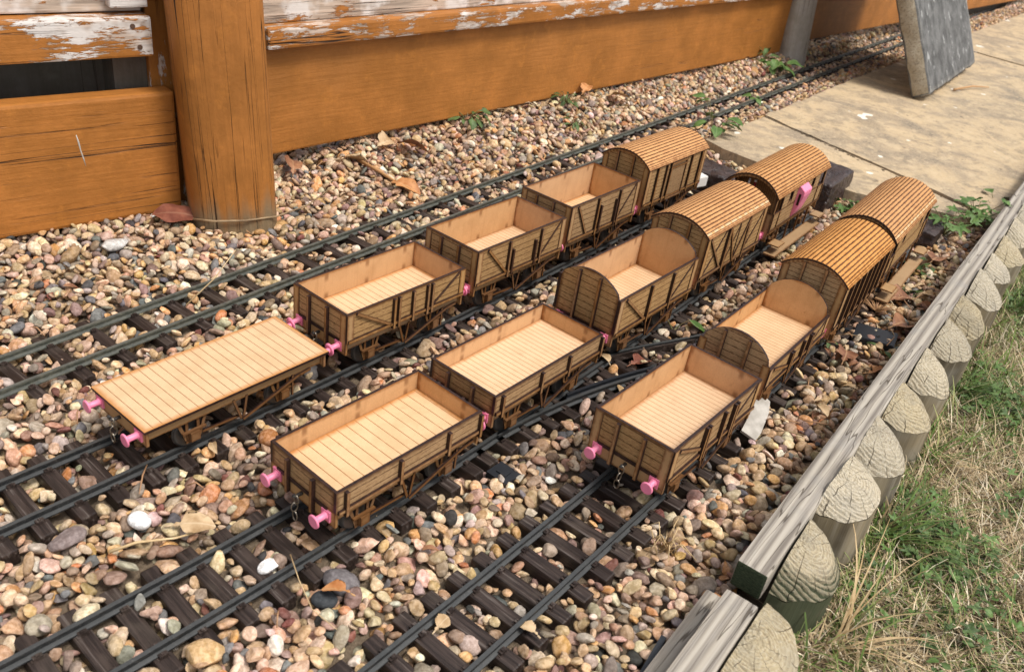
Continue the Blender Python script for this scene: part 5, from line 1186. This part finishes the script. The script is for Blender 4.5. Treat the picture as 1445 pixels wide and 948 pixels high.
stick([zz(-.265, 1.195), zz(-.225, 1.160, .007), zz(-.178, 1.130), zz(-.155, 1.105)], .0028, DEAD4, 'orange-brown stick lying by the curled orange leaf')
stick([(-.400, .920, .006), (-.372, .915, .010), (-.340, .930, .010), (-.312, .958, .008), (-.285, 1.00, .010), (-.270, 1.06, .013)], .0016, TWIG, 'thin curved twig wrapped round the foot of the post')
stick([zz(-.252, .408, .006), zz(-.236, .416, .009), zz(-.215, .430, .008), zz(-.198, .446, .006)], .0013, STRAW, 'flat pale straw stalk between the two front tracks', 'straw_stalk', 'straw')
stick([zz(.268, 1.43, .01), zz(.30, 1.40, .014), zz(.345, 1.385, .012)], .0022, TWIG, 'bare twig on the stones behind the covered van')
stick([zz(.262, 1.46, .01), zz(.275, 1.425, .014), zz(.305, 1.37, .012)], .0020, TWIG, 'second bare twig crossing behind the dark block')
stick([(1.02, 2.30, .014), (1.09, 2.36, .018), (1.15, 2.40, .014)], .0030, DEAD4, 'brown stick on the paving beside the concrete slab')
stick([zz(-.335, .740, .006), (-.315, .768, .020), (-.30, .79, .045)], .0008, STRAW, 'thin dry stalk standing beside the empty track', 'straw_stalk', 'straw')
stick([zz(-.131, .428, .010), zz(-.118, .405, .014), zz(-.103, .385, .010), zz(-.083, .372, .008)], .0005, STRAW, 'fine pale stalk over the stones at the front', 'straw_stalk', 'straw')
b = MB(); b.plate([(-.030, -.0075), (-.018, -.0095), (.012, -.009), (.027, -.006), (.031, .003), (.022, .0075), (.004, .0085), (-.012, .0078), (-.028, .0085)], .003, (0, 0, 0), (1, 0, 0), (0, 1, 0), CHIP, CHIP, CHIP)
o = b.build('wood_chip', None, (.249, .697, .003), label='bleached flat piece of wood leaning on the sleepers beside the front right wagon', cat='wood chip'); o.rotation_euler = (R(14), R(-12), R(68))
b = MB(); rs = random.Random(3)
for k in range(34):
    a = rs.gauss(1.2, .9); L = rs.uniform(.015, .04); b.tube([(0, 0, .001), (math.cos(a) * L * .5, math.sin(a) * L * .5, .004 + rs.uniform(0, .006)), (math.cos(a) * L, math.sin(a) * L, .002 + rs.uniform(0, .006))], [.0006, .0005, .0003], rs.choice([DEAD4, DEAD1]), 5)
b.build('dry_conifer_sprig', None, (.450, .985, surf(.45, .985) + .004), label='dry orange-brown conifer sprig beyond the black box', cat='conifer sprig')
b = MB(); rs = random.Random(4)
for k in range(20):
    a = rs.uniform(0, 6.28); L = rs.uniform(.01, .03); b.tube([(rs.gauss(0, .004), rs.gauss(0, .004), 0), (math.cos(a) * L * .5, math.sin(a) * L * .5, .010 + rs.uniform(0, .012)), (math.cos(a) * L, math.sin(a) * L, .003 + rs.uniform(0, .02))], [.0007, .0005, .0003], STRAW, 5)
b.build('dried_weed', None, (.145, .500, surf(.145, .5)), label='dried straw coloured weed beside the sleeper ends of the front right track', cat='dried weed')
def bigstone(x, y, a, bb, c, col, label, th=0.0, dz=0, ang=False):
    v, f = ico(4); p = v.copy(); r_ = np.random.default_rng(int(abs(x * 1e4)))
    for _ in range(3): d = r_.normal(size=3); d /= np.linalg.norm(d); p *= (1 + .07 * np.sin(2.3 * (v @ d) + r_.uniform(0, 6)))[:, None]
    if ang:
        for _ in range(7): d = r_.normal(size=3); d /= np.linalg.norm(d); ex = np.clip(p @ d - r_.uniform(.6, .85), 0, None); p -= (ex * .9)[:, None] * d
    me = raw_mesh('stone', p * np.array([a, bb, c]), f, [STONE], np.tile(np.array(col), (len(p), 1))); o = link(me, 'stone', None, (x, y, surf(x, y) + c * .35 + dz), label, 'stone', 'eye-catching stones'); o.rotation_euler = (random.uniform(-.15, .15), random.uniform(-.15, .15), th)
bigstone(-.246, .442, .0085, .0075, .006, (.86, .85, .83), 'pure white pebble between the two front tracks')
bigstone(-.160, .345, .014, .012, .008, (.58, .37, .17), 'big yellow stone at the bottom edge beside the front left track', .4, 0, True)
bigstone(-.452, .830, .018, .010, .006, (.55, .52, .48), 'large pale flat stone left of the empty track', 1.0, .004, True)
bigstone(-.146, .424, .0080, .0055, .0045, (.82, .80, .77), 'flat white stone between sleepers of the front left track', .9, 0, True)
bigstone(-.188, .556, .009, .008, .007, (.42, .18, .065), 'round rust orange stone near the low open wagon')
bigstone(-.100, .405, .009, .007, .006, (.055, .060, .065), 'smooth black stone right of the front left track')
bigstone(-.286, .414, .014, .009, .006, (.24, .185, .17), 'large grey-brown flat stone left of the front left track', .9, .002, True)

rj = random.Random(8); b = MB(); J0, J1 = Vector((.440, 1.772, .008)), Vector((.757, 1.345, .008)); jv, jf = ico(1)
for k in range(150):
    p = J0.lerp(J1, min(1, abs(rj.gauss(.25, .35)))) + Vector((rj.gauss(0, .0022), rj.gauss(0, .0022), 0)); r_ = rj.uniform(.0018, .0052); q = [p + Vector((v[0] * r_ * rj.uniform(.8, 1.3), v[1] * r_, v[2] * r_ * .7)) for v in jv]
    for f in jf: b.face([q[i] for i in f], SOIL, smooth=True)
b.build('joint_dirt', kind='stuff', label='crumbs of dark soil in the joint of the paving')
